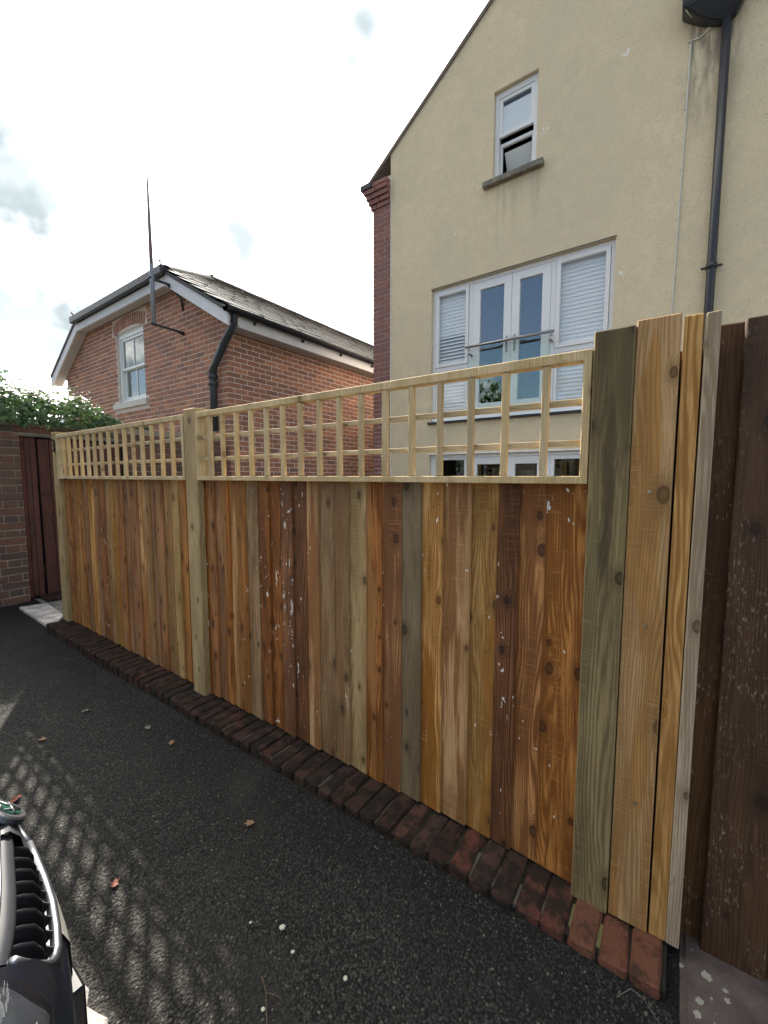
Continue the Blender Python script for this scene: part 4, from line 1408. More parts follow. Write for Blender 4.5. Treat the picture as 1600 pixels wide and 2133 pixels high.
# flagpole on iron brackets
FX, FY = -6.42, 3.19
pole = empty('flagpole', (FX, FY, 3.50))
tag(pole, 'slim grey flagpole on two iron brackets fixed to the brick gable', 'flagpole')
tube('pole', [(FX, FY, 3.53), (FX, FY, 4.35), (FX - 0.002, FY, 4.36)], [0.031, 0.030, 0.030], M_POLE, pole, 12)
tube('pole_top', [(FX - 0.002, FY, 4.36), (FX - 0.006, FY, 5.0), (FX - 0.012, FY, 5.62)], [0.026, 0.021, 0.010], M_POLET, pole, 10)
for z in (3.51, 4.16):
    bm = bmesh.new()
    bm_box(bm, FX - 0.025, FX + 0.025, FY - 0.05, BY - 0.002, z, z + 0.022, 0.003)
    br = mesh_w('bracket', bm, M_CASTIRON, pole, (FX, FY, z))
    tube('stay', [(FX, BY - 0.010, z - 0.30 if z > 4 else z - 0.02), (FX, BY - 0.03, z - 0.12 if z > 4 else z - 0.01), (FX, FY + 0.22 if z > 4 else BY - 0.10, z - 0.002)], 0.016, M_CASTIRON, br, 6)

# ------------------------------------------------------------------ rendered house
HX0, HY = -3.908, 5.68
rh = empty('rendered_house', (0, 9, -0.42))
tag(rh, 'tall cream rendered house with white windows and a brick pier at its corner', 'house')
VS = 0.743
RXc = 1.2


def verge(x):
    return 6.03 + VS * ((x + 4.24) if x < RXc else (2 * RXc + 4.24 - x))


W1 = (-2.247, -1.678, 5.245, 6.358)
FR = (-3.160, -0.735, 2.120, 4.070)
DR = (-3.172, -0.735, -0.42, 1.622)
bm = wall_mesh([HX0, FR[0], W1[0], W1[1], FR[1], DR[0], 6.6], [-0.6, DR[3], FR[2], FR[3], W1[2], W1[3], 11], [W1, FR, DR],
               [((0, 0, verge(0) + 0.004), (-VS, 0, 1)), ((RXc, 0, verge(RXc) + 0.004), (VS, 0, 1))], 0.30)
bmesh.ops.translate(bm, verts=bm.verts, vec=(0, HY, 0))
mesh_w('rendered_wall', bm, M_RENDER, rh, (0, HY, 0))
# brick side wall behind the pier
bm = bmesh.new()
bm_box(bm, -4.215, -4.0, HY + 0.305, 15, -0.6, 6.0)
mesh_w('side_wall', bm, M_MORTAR, rh, (-4.1, 10, 0))
# roof
for sgn in (1, -1):
    bm = bmesh.new()
    x_e = -4.36 if sgn > 0 else 2 * RXc + 4.36
    A = [(x_e, verge(x_e)), (RXc, verge(RXc)), (RXc, verge(RXc) + 0.06), (x_e, verge(x_e) + 0.06)]
    F = [bm.verts.new((x, HY - 0.022, z)) for x, z in A]
    B_ = [bm.verts.new((x, 15, z)) for x, z in A]
    bm.faces.new(F)
    bm.faces.new(B_[::-1])
    for i in range(4):
        j = (i + 1) % 4
        bm.faces.new((F[i], F[j], B_[j], B_[i]))
    mesh_w('roof', bm, M_VERGE, rh, (RXc, 10, 8))
# brick pier with corbelled head
pier_top = 5.63
box('pier_core', -4.232, -3.912, HY - 0.008, HY + 0.30, -0.5, 5.98, M_MORTAR, rh, 0.0)
pp = brick_set(0.214, 0.10, 0.0635, 0.002, 0.0012, M_PILB, 5)
z, k = 0.53, 0
n_pier = 0
while z + 0.075 < pier_top:
    parts_ = ((-4.238, -4.136), (-4.126, -3.911)) if k % 2 else ((-4.238, -4.023), (-4.013, -3.911))
    for a, b_ in parts_:
        place('brick', pp[n_pier % 5][0], rh, ((a + b_) / 2, HY - 0.016, z + 0.0375), (0, 0, 0), ((b_ - a) / 0.215, 1, 1))
        n_pier += 1
    z += 0.075
    k += 1
for j in range(4):
    off = 0.032 * (j + 1)
    a0, b0 = -4.238 - off, -3.911
    ml = a0 + (0.215 if j % 2 else 0.11)
    for a, b_ in ((a0, ml - 0.005), (ml + 0.005, b0)):
        place('brick', pp[(j + 2) % 5][0], rh, ((a + b_) / 2, HY - 0.016 - 0.022 * (j + 1), z + 0.0375 + 0.075 * j), (0, 0, 0), ((b_ - a) / 0.215, 1 + 0.3 * j, 1))
zt = z + 0.30
box('kneeler', -4.42, -4.20, HY - 0.125, HY + 0.2, zt + 0.004, zt + 0.085, M_LEAD, rh, 0.006)
box('corbel_cap', -4.195, -3.911, HY - 0.108, HY - 0.01, zt + 0.004, zt + 0.065, M_PILB, rh, 0.004)
box('movement_bead', -3.909, -3.899, HY - 0.006, HY + 0.002, -0.3, 5.95, M_WHITE, rh, 0.0)

# dark rooms behind the openings
for nm, (x0, x1, z0, z1), dep in (('room', W1, 0.9), ('room', FR, 1.2), ('room', DR, 1.2)):
    bm = bmesh.new()
    bm_box(bm, x0 - 0.2, x1 + 0.2, HY + 0.31, HY + 0.31 + dep, z0 - 0.15, z1 + 0.15)
    bmesh.ops.delete(bm, geom=[f for f in bm.faces if f.normal.y < -0.5], context='FACES')
    mesh_w(nm, bm, M_DARK, rh, ((x0 + x1) / 2, HY + 0.5, z0))

# --- French window with side lights and glass balustrade
FY0 = HY + 0.055
fw = ring('french_window', FR[0] + 0.002, FR[1] - 0.002, FR[2] + 0.002, FR[3] - 0.002, 0.045, FY0, FY0 + 0.07, M_WHITE, rh, wb=0.06, wt_=0.05)
ML, MR, MC = -2.545, -1.425, -1.960
for x in (ML, MR):
    box('mullion', x - 0.03, x + 0.03, FY0 + 0.002, FY0 + 0.068, FR[2] + 0.062, FR[3] - 0.053, M_WHITE, fw)
for x0, x1 in ((FR[0] + 0.049, ML - 0.032), (MR + 0.032, FR[1] - 0.049)):
    box('transom', x0, x1, FY0 + 0.002, FY0 + 0.068, 2.87, 2.93, M_WHITE, fw)
    ring('casement', x0 + 0.002, x1 - 0.002, 2.932, FR[3] - 0.055, 0.05, FY0 - 0.012, FY0 + 0.045, M_WHITE, fw, bev=0.004)
    pane('pane', x0 + 0.045, x1 - 0.045, 2.975, FR[3] - 0.098, FY0 + 0.015, M_GLASSSIDE, fw)
    ring('fixed_light', x0 + 0.002, x1 - 0.002, FR[2] + 0.064, 2.868, 0.035, FY0 + 0.004, FY0 + 0.05, M_WHITE, fw)
    pane('pane', x0 + 0.03, x1 - 0.03, FR[2] + 0.092, 2.84, FY0 + 0.018, M_GLASSSIDE, fw)
    # venetian blind
    left = x0 < -2
    z = FR[3] - 0.09
    while z > FR[2] + 0.11:
        tilt = 1.42
        if left and 2.9 < z < 3.42:
            tilt = 0.9
        if z < 2.9:
            tilt = 1.38
        bm = bmesh.new()
        bm_box(bm, x0 + 0.02, x1 - 0.02, -0.034, 0.034, -0.0014, 0.0014)
        bmesh.ops.translate(bm, verts=bm.verts, vec=(-(x0 + x1) / 2, 0, 0))
        place('blind_slat', finish(bm, 'blind_slat', M_BLIND), fw, ((x0 + x1) / 2, FY0 + 0.068, z), (tilt, 0, 0))
        z -= 0.050
for x0, x1, hx in ((ML + 0.032, MC - 0.002, 1), (MC + 0.002, MR - 0.032, -1)):
    leaf = ring('door_leaf', x0, x1, FR[2] + 0.066, FR[3] - 0.057, 0.105, FY0 - 0.004, FY0 + 0.05, M_WHITE, fw, wb=0.15, wt_=0.105, bev=0.004)
    pane('pane', x0 + 0.10, x1 - 0.10, FR[2] + 0.21, FR[3] - 0.158, FY0 + 0.02, M_GLASS, fw)
    hxp = MC - hx * 0.055
    bm = bmesh.new()
    bm_box(bm, hxp - 0.014, hxp + 0.014, FY0 - 0.016, FY0 - 0.005, 2.99, 3.21, 0.005)
    hd = mesh_w('door_handle', bm, M_STEEL, fw, (hxp, FY0 - 0.01, 2.99))
    tube('lever', [(hxp, FY0 - 0.016, 3.14), (hxp, FY0 - 0.055, 3.14), (hxp - hx * 0.12, FY0 - 0.055, 3.135)], 0.009, M_STEEL, hd, 8)
box('sill', FR[0] - 0.03, FR[1] + 0.03, HY - 0.045, HY + 0.05, FR[2] - 0.034, FR[2] - 0.002, M_BLACKP, rh, 0.004)
box('window_board', FR[0] + 0.004, FR[1] - 0.004, HY - 0.02, FY0 + 0.06, FR[2] + 0.0005, FR[2] + 0.0018, M_WHITE, rh, 0.0)
box('lintel_trim', FR[0] - 0.008, FR[1] + 0.008, HY - 0.006, HY + 0.02, FR[3] + 0.002, FR[3] + 0.012, M_LEAD, rh, 0.001)
# balustrade
hr = tube('handrail', [(ML - 0.03, HY - 0.045, 3.125), (MR + 0.05, HY - 0.045, 3.125)], 0.019, M_STEEL, rh, 14)
pane('glass_panel', ML + 0.0, MR + 0.02, FR[2] + 0.07, 3.095, HY - 0.047, M_GLASSRAIL, hr)
for x in (ML + 0.02, MR + 0.0):
    for zc in (3.03, 2.28):
        tube('fixing', [(x, HY - 0.055, zc), (x, FY0 - 0.002, zc)], [0.017, 0.017], M_STEEL, hr, 10)
for x0 in (ML, MR + 0.0):
    box('clamp', x0 + 0.006, x0 + 0.034, HY - 0.052, HY - 0.032, 3.07, 3.118, M_STEEL, hr, 0.002)

# --- upper sash window
UY = HY + 0.050
uw = ring('sash_window', W1[0] + 0.002, W1[1] - 0.002, W1[2] + 0.002, W1[3] - 0.002, 0.055, UY, UY + 0.09, M_WHITE, rh, wb=0.045, wt_=0.075)
um = 5.80
ring('upper_sash', W1[0] + 0.058, W1[1] - 0.058, um, W1[3] - 0.08, 0.042, UY + 0.008, UY + 0.045, M_WHITE, uw, wb=0.05)
pane('pane', W1[0] + 0.096, W1[1] - 0.096, um + 0.046, W1[3] - 0.118, UY + 0.022, M_GLASSSIDE, uw)
ring('lower_sash', W1[0] + 0.06, W1[1] - 0.06, W1[2] + 0.05, um - 0.055, 0.030, UY + 0.055, UY + 0.088, M_WHITE, uw, wb=0.03, wt_=0.045)
bm = bmesh.new()
bm_box(bm, W1[0] + 0.10, W1[1] - 0.065, -0.004, 0.004, -0.14, 0.12)
bmesh.ops.translate(bm, verts=bm.verts, vec=(-(W1[0] + W1[1]) / 2, 0, 0))
place('tilted_panel', finish(bm, 'tilted_panel', M_BLIND), uw, ((W1[0] + W1[1]) / 2, UY + 0.18, 5.56), (0.55, 0.0, 0))
box('roller_blind', W1[0] + 0.07, W1[1] - 0.07, UY + 0.030, UY + 0.033, um + 0.051, W1[3] - 0.175, M_BLIND, uw, 0.0)
us = box('stone_sill', W1[0] - 0.115, W1[1] + 0.105, HY - 0.075, HY + 0.08, W1[2] - 0.072, W1[2] - 0.002, M_SILL, rh, 0.006, 0.002)

# --- ground floor doors, seen through the trellis
dw = ring('garden_doors', DR[0] + 0.002, DR[1] - 0.002, DR[2] + 0.002, DR[3] - 0.002, 0.045, FY0, FY0 + 0.07, M_WHITE, rh)
for x in (ML, MR):
    box('mullion', x - 0.03, x + 0.03, FY0 + 0.002, FY0 + 0.068, DR[2] + 0.048, DR[3] - 0.048, M_WHITE, dw)
for x0, x1, w_ in ((DR[0] + 0.049, ML - 0.032, 0.03), (ML + 0.032, MC - 0.002, 0.10), (MC + 0.002, MR - 0.032, 0.10), (MR + 0.032, DR[1] - 0.049, 0.05)):
    ring('door_leaf' if w_ > 0.09 else 'side_light', x0 + 0.001, x1 - 0.001, DR[2] + 0.05, DR[3] - 0.05, w_, FY0 - 0.004, FY0 + 0.05, M_WHITE, dw, bev=0.003)
    pane('pane', x0 + w_ - 0.005, x1 - w_ + 0.005, DR[2] + 0.05 + w_ - 0.005, DR[3] - 0.05 - w_ + 0.005, FY0 + 0.02, M_GLASSDOOR, dw)
box('door_head_trim', DR[0] - 0.01, DR[1] + 0.01, HY - 0.008, HY + 0.02, DR[3] + 0.002, DR[3] + 0.022, M_WHITE, rh, 0.002)

# --- rainwater hopper, downpipe, collar, cable
bm = bmesh.new()
prof = [(6.40, 0.27, 0.20), (6.02, 0.27, 0.19), (5.88, 0.16, 0.12), (5.80, 0.062, 0.075)]
rg = []
hx_ = 0.06
for z, hw, dp in prof:
    cx = hx_ + (0.10 if hw < 0.1 else 0.05 if hw < 0.2 else 0.0)
    rg.append([bm.verts.new(c) for c in ((cx - hw, HY - 0.004, z), (cx + hw, HY - 0.004, z), (cx + hw, HY - 0.004 - dp, z), (cx - hw, HY - 0.004 - dp, z))])
for a, b_ in zip(rg, rg[1:]):
    for i in range(4):
        bm.faces.new((a[i], a[(i + 1) % 4], b_[(i + 1) % 4], b_[i]))
bm.faces.new(rg[0])
bm.faces.new(rg[-1][::-1])
bmesh.ops.recalc_face_normals(bm, faces=bm.faces)
bmesh.ops.bevel(bm, geom=list(bm.edges), offset=0.012, segments=2, affect='EDGES')
mesh_w('rain_hopper', bm, M_BLACKP, rh, (0.1, HY, 5.8))
tube('downpipe', [(0.162, HY - 0.055, 5.83), (0.164, HY - 0.055, 3.40), (0.166, HY - 0.055, -0.3)], 0.040, M_BLACKP, rh, 14)
tube('pipe_collar', [(0.164, HY - 0.055, 3.44), (0.164, HY - 0.055, 3.49)], 0.050, M_BLACKP, rh, 14)
box('pipe_bracket', 0.075, 0.255, HY - 0.05, HY - 0.03, 3.455, 3.475, M_BLACKP, rh, 0.003)
tube('cable', [(-0.06, HY - 0.215, 6.25), (-0.13, HY - 0.20, 6.08), (-0.175, HY - 0.16, 5.99), (-0.13, HY - 0.10, 5.955), (-0.02, HY - 0.06, 5.965), (0.045, HY - 0.03, 5.945), (0.055, HY - 0.02, 5.88), (0.01, HY - 0.012, 5.815), (-0.06, HY - 0.008, 5.785), (-0.115, HY - 0.008, 5.80), (-0.122, HY - 0.007, 5.77), (-0.132, HY - 0.007, 5.0), (-0.150, HY - 0.007, 3.6), (-0.158, HY - 0.007, 3.1), (-0.160, HY - 0.007, 0.2)], 0.0075, M_CABLE, rh, 6)
for z in (5.79, 5.15, 4.55, 3.9, 3.45):
    box('cable_clip', -0.152 + 0.012 * (z - 3.4) / 2.4 - 0.009, -0.152 + 0.012 * (z - 3.4) / 2.4 + 0.009, HY - 0.014, HY - 0.001, z, z + 0.014, M_CABLE, rh, 0.001)
# wall lantern beside the garden doors
wl = box('wall_lantern', -3.475, -3.405, HY - 0.09, HY - 0.002, 1.18, 1.40, M_WHITE, rh, 0.006)
bm = bmesh.new()
bmesh.ops.create_cone(bm, segments=4, radius1=0.065, radius2=0.012, depth=0.07, cap_ends=True)
bmesh.ops.rotate(bm, verts=bm.verts, matrix=Matrix.Rotation(math.pi / 4, 3, 'Z'))
place('lantern_cap', finish(bm, 'lantern_cap', M_WHITE), wl, (-3.44, HY - 0.06, 1.438))

# ------------------------------------------------------------------ parked car, nose towards the fence
def mk_paint():
    m, g, b = mat('car_paint_silver')
    tcn = g.n('TexCoord')
    n = g.noise(tcn.outputs['Object'], 40.0, 4, 0.6)
    n2 = g.noise(tcn.outputs['Object'], 6.0, 4, 0.6)
    c = g.mix(g.smooth(n2, 0.4, 0.7), (0.009, 0.013, 0.022), (0.013, 0.018, 0.027))
    g.put(b, 'Base Color', c)
    b.inputs['Metallic'].default_value = 0.55
    g.put(b, 'Roughness', g.math('ADD', 0.22, g.math('MULTIPLY', n, 0.18)))
    b.inputs['Coat Weight'].default_value = 0.6
    b.inputs['Coat Roughness'].default_value = 0.08
    return m


M_PAINT = mk_paint()
M_CHROME = plain('satin_chrome', (0.14, 0.15, 0.17), 0.40, metal=0.9, nscale=30, namt=0.25)
M_GRILLE = plain('grille_black', (0.004, 0.005, 0.008), 0.42, spec=0.3)
M_PLATE = plain('plate_plinth', (0.20, 0.20, 0.185), 0.5)
M_LIP = plain('dusty_trim', (0.022, 0.025, 0.031), 0.45, metal=0.0, nscale=60, namt=0.25)
M_BUMPER = plain('bumper_grey', (0.05, 0.06, 0.075), 0.4, nscale=20, namt=0.2)
M_TYRE = plain('tyre', (0.015, 0.015, 0.015), 0.8)
M_CARGLASS = plain('car_glass', (0.01, 0.012, 0.014), 0.04)
M_LAMP = mk_glass('lamp_lens', 1.5, (0.85, 0.88, 0.9))
M_BADGEG = plain('badge_green', (0.008, 0.05, 0.028), 0.3)
CX = -1.03
car = empty('parked_car', (CX, -1.9, 0))
tag(car, 'grey car parked at the left edge with black slatted grille and chrome surround', 'car')


def curve(tab):
    """smooth-enough lookup of y over |u|"""
    uu, yy = [t[0] for t in tab], [t[1] for t in tab]
    return lambda u: float(np.interp(abs(u), uu, yy))


lip = curve([(0, 0.190), (0.088, 0.180), (0.152, 0.167), (0.218, 0.154), (0.272, 0.141), (0.310, 0.129), (0.340, 0.117), (0.40, 0.091), (0.5, 0.040), (0.6, -0.025), (0.7, -0.115), (0.78, -0.22), (0.84, -0.34)])
low_lip = curve([(0, 0.217), (0.051, 0.214), (0.119, 0.209), (0.182, 0.202), (0.234, 0.192), (0.273, 0.182), (0.30, 0.174), (0.34, 0.163)])
bump_y = curve([(0, 0.231), (0.046, 0.228), (0.127, 0.222), (0.188, 0.215), (0.236, 0.208), (0.319, 0.189), (0.372, 0.176), (0.5, 0.125), (0.6, 0.065), (0.7, -0.02), (0.78, -0.12), (0.84, -0.24)])


def skin(name, rows, us, m, parent, smooth=True):
    """lofted sheet: each row gives (y, z) at lateral station u"""
    bm = bmesh.new()
    V = [[bm.verts.new((CX + u, f(u)[0], f(u)[1])) for u in us] for f in rows]
    for a, b_ in zip(V, V[1:]):
        for i in range(len(us) - 1):
            bm.faces.new((a[i], a[i + 1], b_[i + 1], b_[i]))
    return mesh_w(name, bm, m, parent, (CX, 0, 0.4), smooth)


US = [-0.84 + 1.68 * k / 40 for k in range(41)]
UG = [-0.34 + 0.68 * k / 32 for k in range(33)]


def bon_row(back, z, crown):
    return lambda u: (lip(u) * max(0.0, 1 - back / 0.9) + (1 - max(0.0, 1 - back / 0.9)) * 0.12 - 0.022 - back, z - crown * (abs(u) / 0.84) ** 2 - 0.05 * max(0, (abs(u) - 0.6) / 0.24) ** 2)


skin('bonnet', [bon_row(0.0, 0.664, 0.0), bon_row(0.006, 0.671, 0.0), bon_row(0.03, 0.682, 0.004), bon_row(0.15, 0.722, 0.02), bon_row(0.4, 0.79, 0.03), bon_row(0.7, 0.85, 0.035), bon_row(1.0, 0.895, 0.04)], US, M_PAINT, car)
for sg in (-1, 1):
    ub = [sg * (0.088 + 0.252 * k / 12) for k in range(13)]
    tube('bonnet_highlight', [(CX + u, lip(u) - 0.0185, 0.667) for u in ub], 0.0028, M_CHROME, car, 6)  # bright bead shaped to imitate the highlight along the bonnet gap
    # dusty upper lip of the grille
    skin('grille_lip', [lambda u: (lip(u) - 0.024, 0.6585), lambda u: (lip(u) - 0.012, 0.655), lambda u: (lip(u) - 0.002, 0.648), lambda u: (lip(u), 0.640), lambda u: (lip(u) - 0.012, 0.630)], ub, M_LIP, car)
    # slender arched slats
    for k in range(8):
        u = sg * (0.102 + k * 0.0290)
        p0, p1 = Vector((CX + u, lip(u) - 0.006, 0.637)), Vector((CX + u, low_lip(u) - 0.004, 0.558))
        prof = []
        for t in (0, 0.15, 0.35, 0.6, 0.85, 1.0):
            q = p0.lerp(p1, t)
            hgt = 0.016 * math.sin(math.pi * min(1, t * 1.15)) if t < 0.87 else 0.004
            prof.append((q.y + hgt * 0.8, q.z + hgt * 0.55))
        bm = bmesh.new()
        rgs = []
        for dx, ex in ((-0.0100, -0.030), (-0.0058, -0.004), (-0.0015, 0.0), (0.0015, 0.0), (0.0058, -0.004), (0.0100, -0.030)):
            rgs.append([bm.verts.new((CX + u + dx, y + ex, z + ex * 0.5)) for y, z in prof])
        for a, b_ in zip(rgs, rgs[1:]):
            for i in range(len(prof) - 1):
                bm.faces.new((a[i], a[i + 1], b_[i + 1], b_[i]))
        mesh_w('grille_slat', bm, M_GRILLE, car, (CX + u, lip(u), 0.56), True)
    # bright surround: along the bottom of the grille, round the corner, up to the lip
    path = [(CX + sg * u, low_lip(u) + 0.002, 0.550) for u in (0.0, 0.04, 0.08, 0.119, 0.15, 0.182, 0.21, 0.234, 0.255, 0.273)]
    path += [(CX + sg * u, y, z) for u, y, z in ((0.290, 0.176, 0.553), (0.303, 0.168, 0.562), (0.314, 0.158, 0.578), (0.324, 0.146, 0.598), (0.333, 0.132, 0.622), (0.339, 0.120, 0.643))]
    tube('grille_surround', path, 0.0075, M_CHROME, car, 8)
    # wing front between grille and lamp, then round to the side
    up = [sg * (0.344 + 0.496 * k / 24) for k in range(25)]
    skin('front_wing', [lambda u: (lip(u) - 0.018, 0.661 - 0.05 * max(0, (abs(u) - 0.6) / 0.24) ** 2), lambda u: (lip(u), 0.648 - 0.05 * max(0, (abs(u) - 0.6) / 0.24) ** 2), lambda u: (lip(u) + 0.42 * (bump_y(u) - lip(u)), 0.630 - 0.03 * max(0, (abs(u) - 0.6) / 0.24)), lambda u: (lip(u) + 0.80 * (bump_y(u) - lip(u)), 0.588), lambda u: (bump_y(u) - 0.002, 0.535)], up, M_PAINT, car)
    # lamp: ribbed reflector under a clear lens
    ul = [sg * (0.374 + 0.40 * k / 20) for k in range(21)]

    def lens(t, z, off):
        def f(u):
            a = abs(u)
            tt = t * min(1.0, 0.35 + (a - 0.374) / 0.045)
            return (lip(u) + tt * (bump_y(u) - lip(u)) + off, z - (0.645 - z) * 0 + off * 0.7 - 0.05 * max(0, (a - 0.6) / 0.24) ** 2)
        return f
    hlo = skin('headlight', [lens(-0.25, 0.660, 0.004), lens(0.0, 0.650, 0.009), lens(0.40, 0.636, 0.010), lens(0.66, 0.610, 0.008), lens(0.78, 0.590, 0.001)], ul, M_LAMP, car)
    skin('reflector', [lens(-0.2, 0.659, 0.002), lens(0.0, 0.649, 0.0035), lens(0.40, 0.633, 0.0035), lens(0.70, 0.604, 0.002)], ul, M_LIP, hlo)
    for k in range(7):
        t = -0.05 + k * 0.10
        tube('reflector_rib', [(CX + u, lens(t, 0.651 - 0.030 * max(0, t) - 0.03 * max(0, t - .4), 0.0055)(u)[0], lens(t, 0.651 - 0.030 * max(0, t) - 0.03 * max(0, t - .4), 0.0055)(u)[1]) for u in ul[3:14]], 0.0009, M_CHROME, hlo, 5)
    box('bumper_insert', CX + min(sg * 0.185, sg * 0.268), CX + max(sg * 0.185, sg * 0.268), 0.17, 0.220, 0.355, 0.446, M_GRILLE, car, 0.004)
skin('grille_well', [lambda u: (lip(u) - 0.010, 0.632), lambda u: (lip(u) - 0.07, 0.60), lambda u: (low_lip(u) - 0.07, 0.55), lambda u: (low_lip(u) - 0.004, 0.548)], UG, M_GRILLE, car)
skin('bumper', [lambda u: (bump_y(u) - 0.030, 0.541), lambda u: (bump_y(u) - 0.014, 0.538), lambda u: (bump_y(u) - 0.004, 0.522), lambda u: (bump_y(u), 0.50), lambda u: (bump_y(u) + 0.002, 0.45), lambda u: (bump_y(u) - 0.012, 0.36)], US, M_PAINT, car)
skin('lower_bumper', [lambda u: (bump_y(u) - 0.011, 0.362), lambda u: (bump_y(u) + 0.004, 0.33), lambda u: (bump_y(u), 0.24), lambda u: (bump_y(u) - 0.06, 0.19)], US, M_BUMPER, car)
up = [-0.232 + 0.464 * k / 20 for k in range(21)]
skin('number_plate', [lambda u: (low_lip(u) + 0.004, 0.5425), lambda u: (bump_y(u) - 0.004, 0.527), lambda u: (bump_y(u) + 0.004, 0.505), lambda u: (bump_y(u) + 0.005, 0.40)], up, M_PLATE, car)
un_ = [-0.094 + 0.188 * k / 12 for k in range(13)]
skin('nose', [lambda u: (lip(u) - 0.024, 0.664), lambda u: (lip(u) - 0.004, 0.661), lambda u: (lip(u) + 0.010, 0.640), lambda u: (lip(u) + 0.016, 0.60), lambda u: (low_lip(u), 0.553)], un_, M_LIP, car)
# badge with its ring, green centre and raised winged mark
BP, BR = Vector((CX + 0.035, 0.184, 0.664)), Matrix.Rotation(-0.75, 3, 'X')
bm = bmesh.new()
bm_tube(bm, [(0, 0, -0.008), (0, 0, 0.001), (0, 0, 0.0035)], [0.036, 0.036, 0.032], 28)
bmesh.ops.rotate(bm, verts=bm.verts, matrix=BR)
bdg = place('badge', finish(bm, 'badge', M_CHROME, False), car, BP)
bm = bmesh.new()
bm_tube(bm, [(0, 0, 0), (0, 0, 0.0015)], [0.023, 0.022], 28)
place('badge_disc', finish(bm, 'badge_disc', M_BADGEG), bdg, BP + BR @ Vector((0, 0, 0.0036)), (-0.75, 0, 0))
for q0, q1 in (((-0.016, -0.014), (0.0, 0.020)), ((0.0, 0.020), (0.016, -0.014)), ((-0.020, 0.004), (0.020, 0.004)), ((-0.012, -0.018), (0.012, -0.018))):
    tube('badge_mark', [BP + BR @ Vector((q0[0], q0[1], 0.0055)), BP + BR @ Vector((q1[0], q1[1], 0.0055))], 0.0022, M_CHROME, bdg, 6)
# body sides, cabin, tail
def side_ring(y, w, zb, zt):
    return y, w, zb, zt


stations = [(-0.02, 0.80, 0.24, 0.62), (-0.35, 0.86, 0.22, 0.73), (-0.85, 0.88, 0.22, 0.80), (-1.5, 0.89, 0.22, 0.86), (-2.6, 0.89, 0.22, 0.90), (-3.4, 0.87, 0.24, 0.92), (-3.85, 0.80, 0.28, 0.90), (-3.98, 0.70, 0.34, 0.80)]
bm = bmesh.new()
rgs = []
for y, w, zb, zt in stations:
    zm = (zb + zt) / 2
    pts = [(-w * 0.92, zb), (-w, zb + 0.12), (-w * 1.0, zm), (-w * 0.985, zt - 0.06), (-w * 0.93, zt), (w * 0.93, zt), (w * 0.985, zt - 0.06), (w, zm), (w, zb + 0.12), (w * 0.92, zb)]
    rgs.append([bm.verts.new((CX + x, y, z - (0.035 if abs(x) < w * 0.95 and z == zt and y > -1.0 else 0))) for x, z in pts])
for a, b_ in zip(rgs, rgs[1:]):
    n = len(a)
    for i in range(n):
        bm.faces.new((a[i], a[(i + 1) % n], b_[(i + 1) % n], b_[i]))
bm.faces.new(rgs[0])
bm.faces.new(rgs[-1][::-1])
mesh_w('body', bm, M_PAINT, car, (CX, -2, 0.3), True)
cab = [(-0.86, 0.74, 0.87, 0.90), (-1.55, 0.66, 0.86, 1.38), (-2.0, 0.62, 0.86, 1.45), (-2.9, 0.60, 0.88, 1.43), (-3.55, 0.60, 0.90, 1.25), (-3.86, 0.66, 0.88, 0.95)]
bm = bmesh.new()
rgs = []
for y, w, zb, zt in cab:
    pts = [(-0.80, zb), (-w, zt - 0.03), (-w * 0.8, zt), (w * 0.8, zt), (w, zt - 0.03), (0.80, zb)]
    rgs.append([bm.verts.new((CX + x, y, z)) for x, z in pts])
for a, b_ in zip(rgs, rgs[1:]):
    for i in range(5):
        bm.faces.new((a[i], a[i + 1], b_[i + 1], b_[i]))
mesh_w('cabin_glass', bm, M_CARGLASS, car, (CX, -2.3, 0.9), False)
bm = bmesh.new()
rgs = []
for y, w, zb, zt in cab[1:5]:
    rgs.append([bm.verts.new((CX + x, y, z)) for x, z in ((-w - 0.004, zt - 0.04), (-w * 0.8, zt + 0.008), (w * 0.8, zt + 0.008), (w + 0.004, zt - 0.04))])
for a, b_ in zip(rgs, rgs[1:]):
    for i in range(3):
        bm.faces.new((a[i], a[i + 1], b_[i + 1], b_[i]))
mesh_w('roof_panel', bm, M_PAINT, car, (CX, -2.3, 1.4), True)
for sx in (-1, 1):
    for y in (-0.62, -3.15):
        xw = CX + sx * 0.80
        bm = bmesh.new()
        bm_tube(bm, [(-0.10, 0, 0), (-0.08, 0, 0), (0.08, 0, 0), (0.10, 0, 0)], [0.27, 0.31, 0.31, 0.27], 28)
        wh = place('wheel', finish(bm, 'wheel', M_TYRE, False), car, (xw + sx * 0.005, y, 0.31))
        bm = bmesh.new()
        bm_tube(bm, [(-0.105, 0, 0), (0.105, 0, 0)], [0.20, 0.20], 24)
        for j in range(5):
            a_ = j * 2 * math.pi / 5
        place('rim', finish(bm, 'rim', M_CHROME), wh, (xw + sx * 0.005, y, 0.31))
    tube('door_mirror', [(CX + sx * 0.86, -1.15, 0.93), (CX + sx * 0.95, -1.13, 0.95), (CX + sx * 1.02, -1.13, 0.96)], [0.03, 0.075, 0.05], M_PAINT, car, 10)

# ------------------------------------------------------------------ litter on the tarmac
def mk_dry(name, c0, c1):
    m, g, b = mat(name)
    tcn = g.n('TexCoord')
    c = g.mix(g.noise(tcn.outputs['Object'], 60.0, 4, 0.6), c0, c1)
    g.put(b, 'Base Color', c)
    b.inputs['Roughness'].default_value = 0.7
    return m


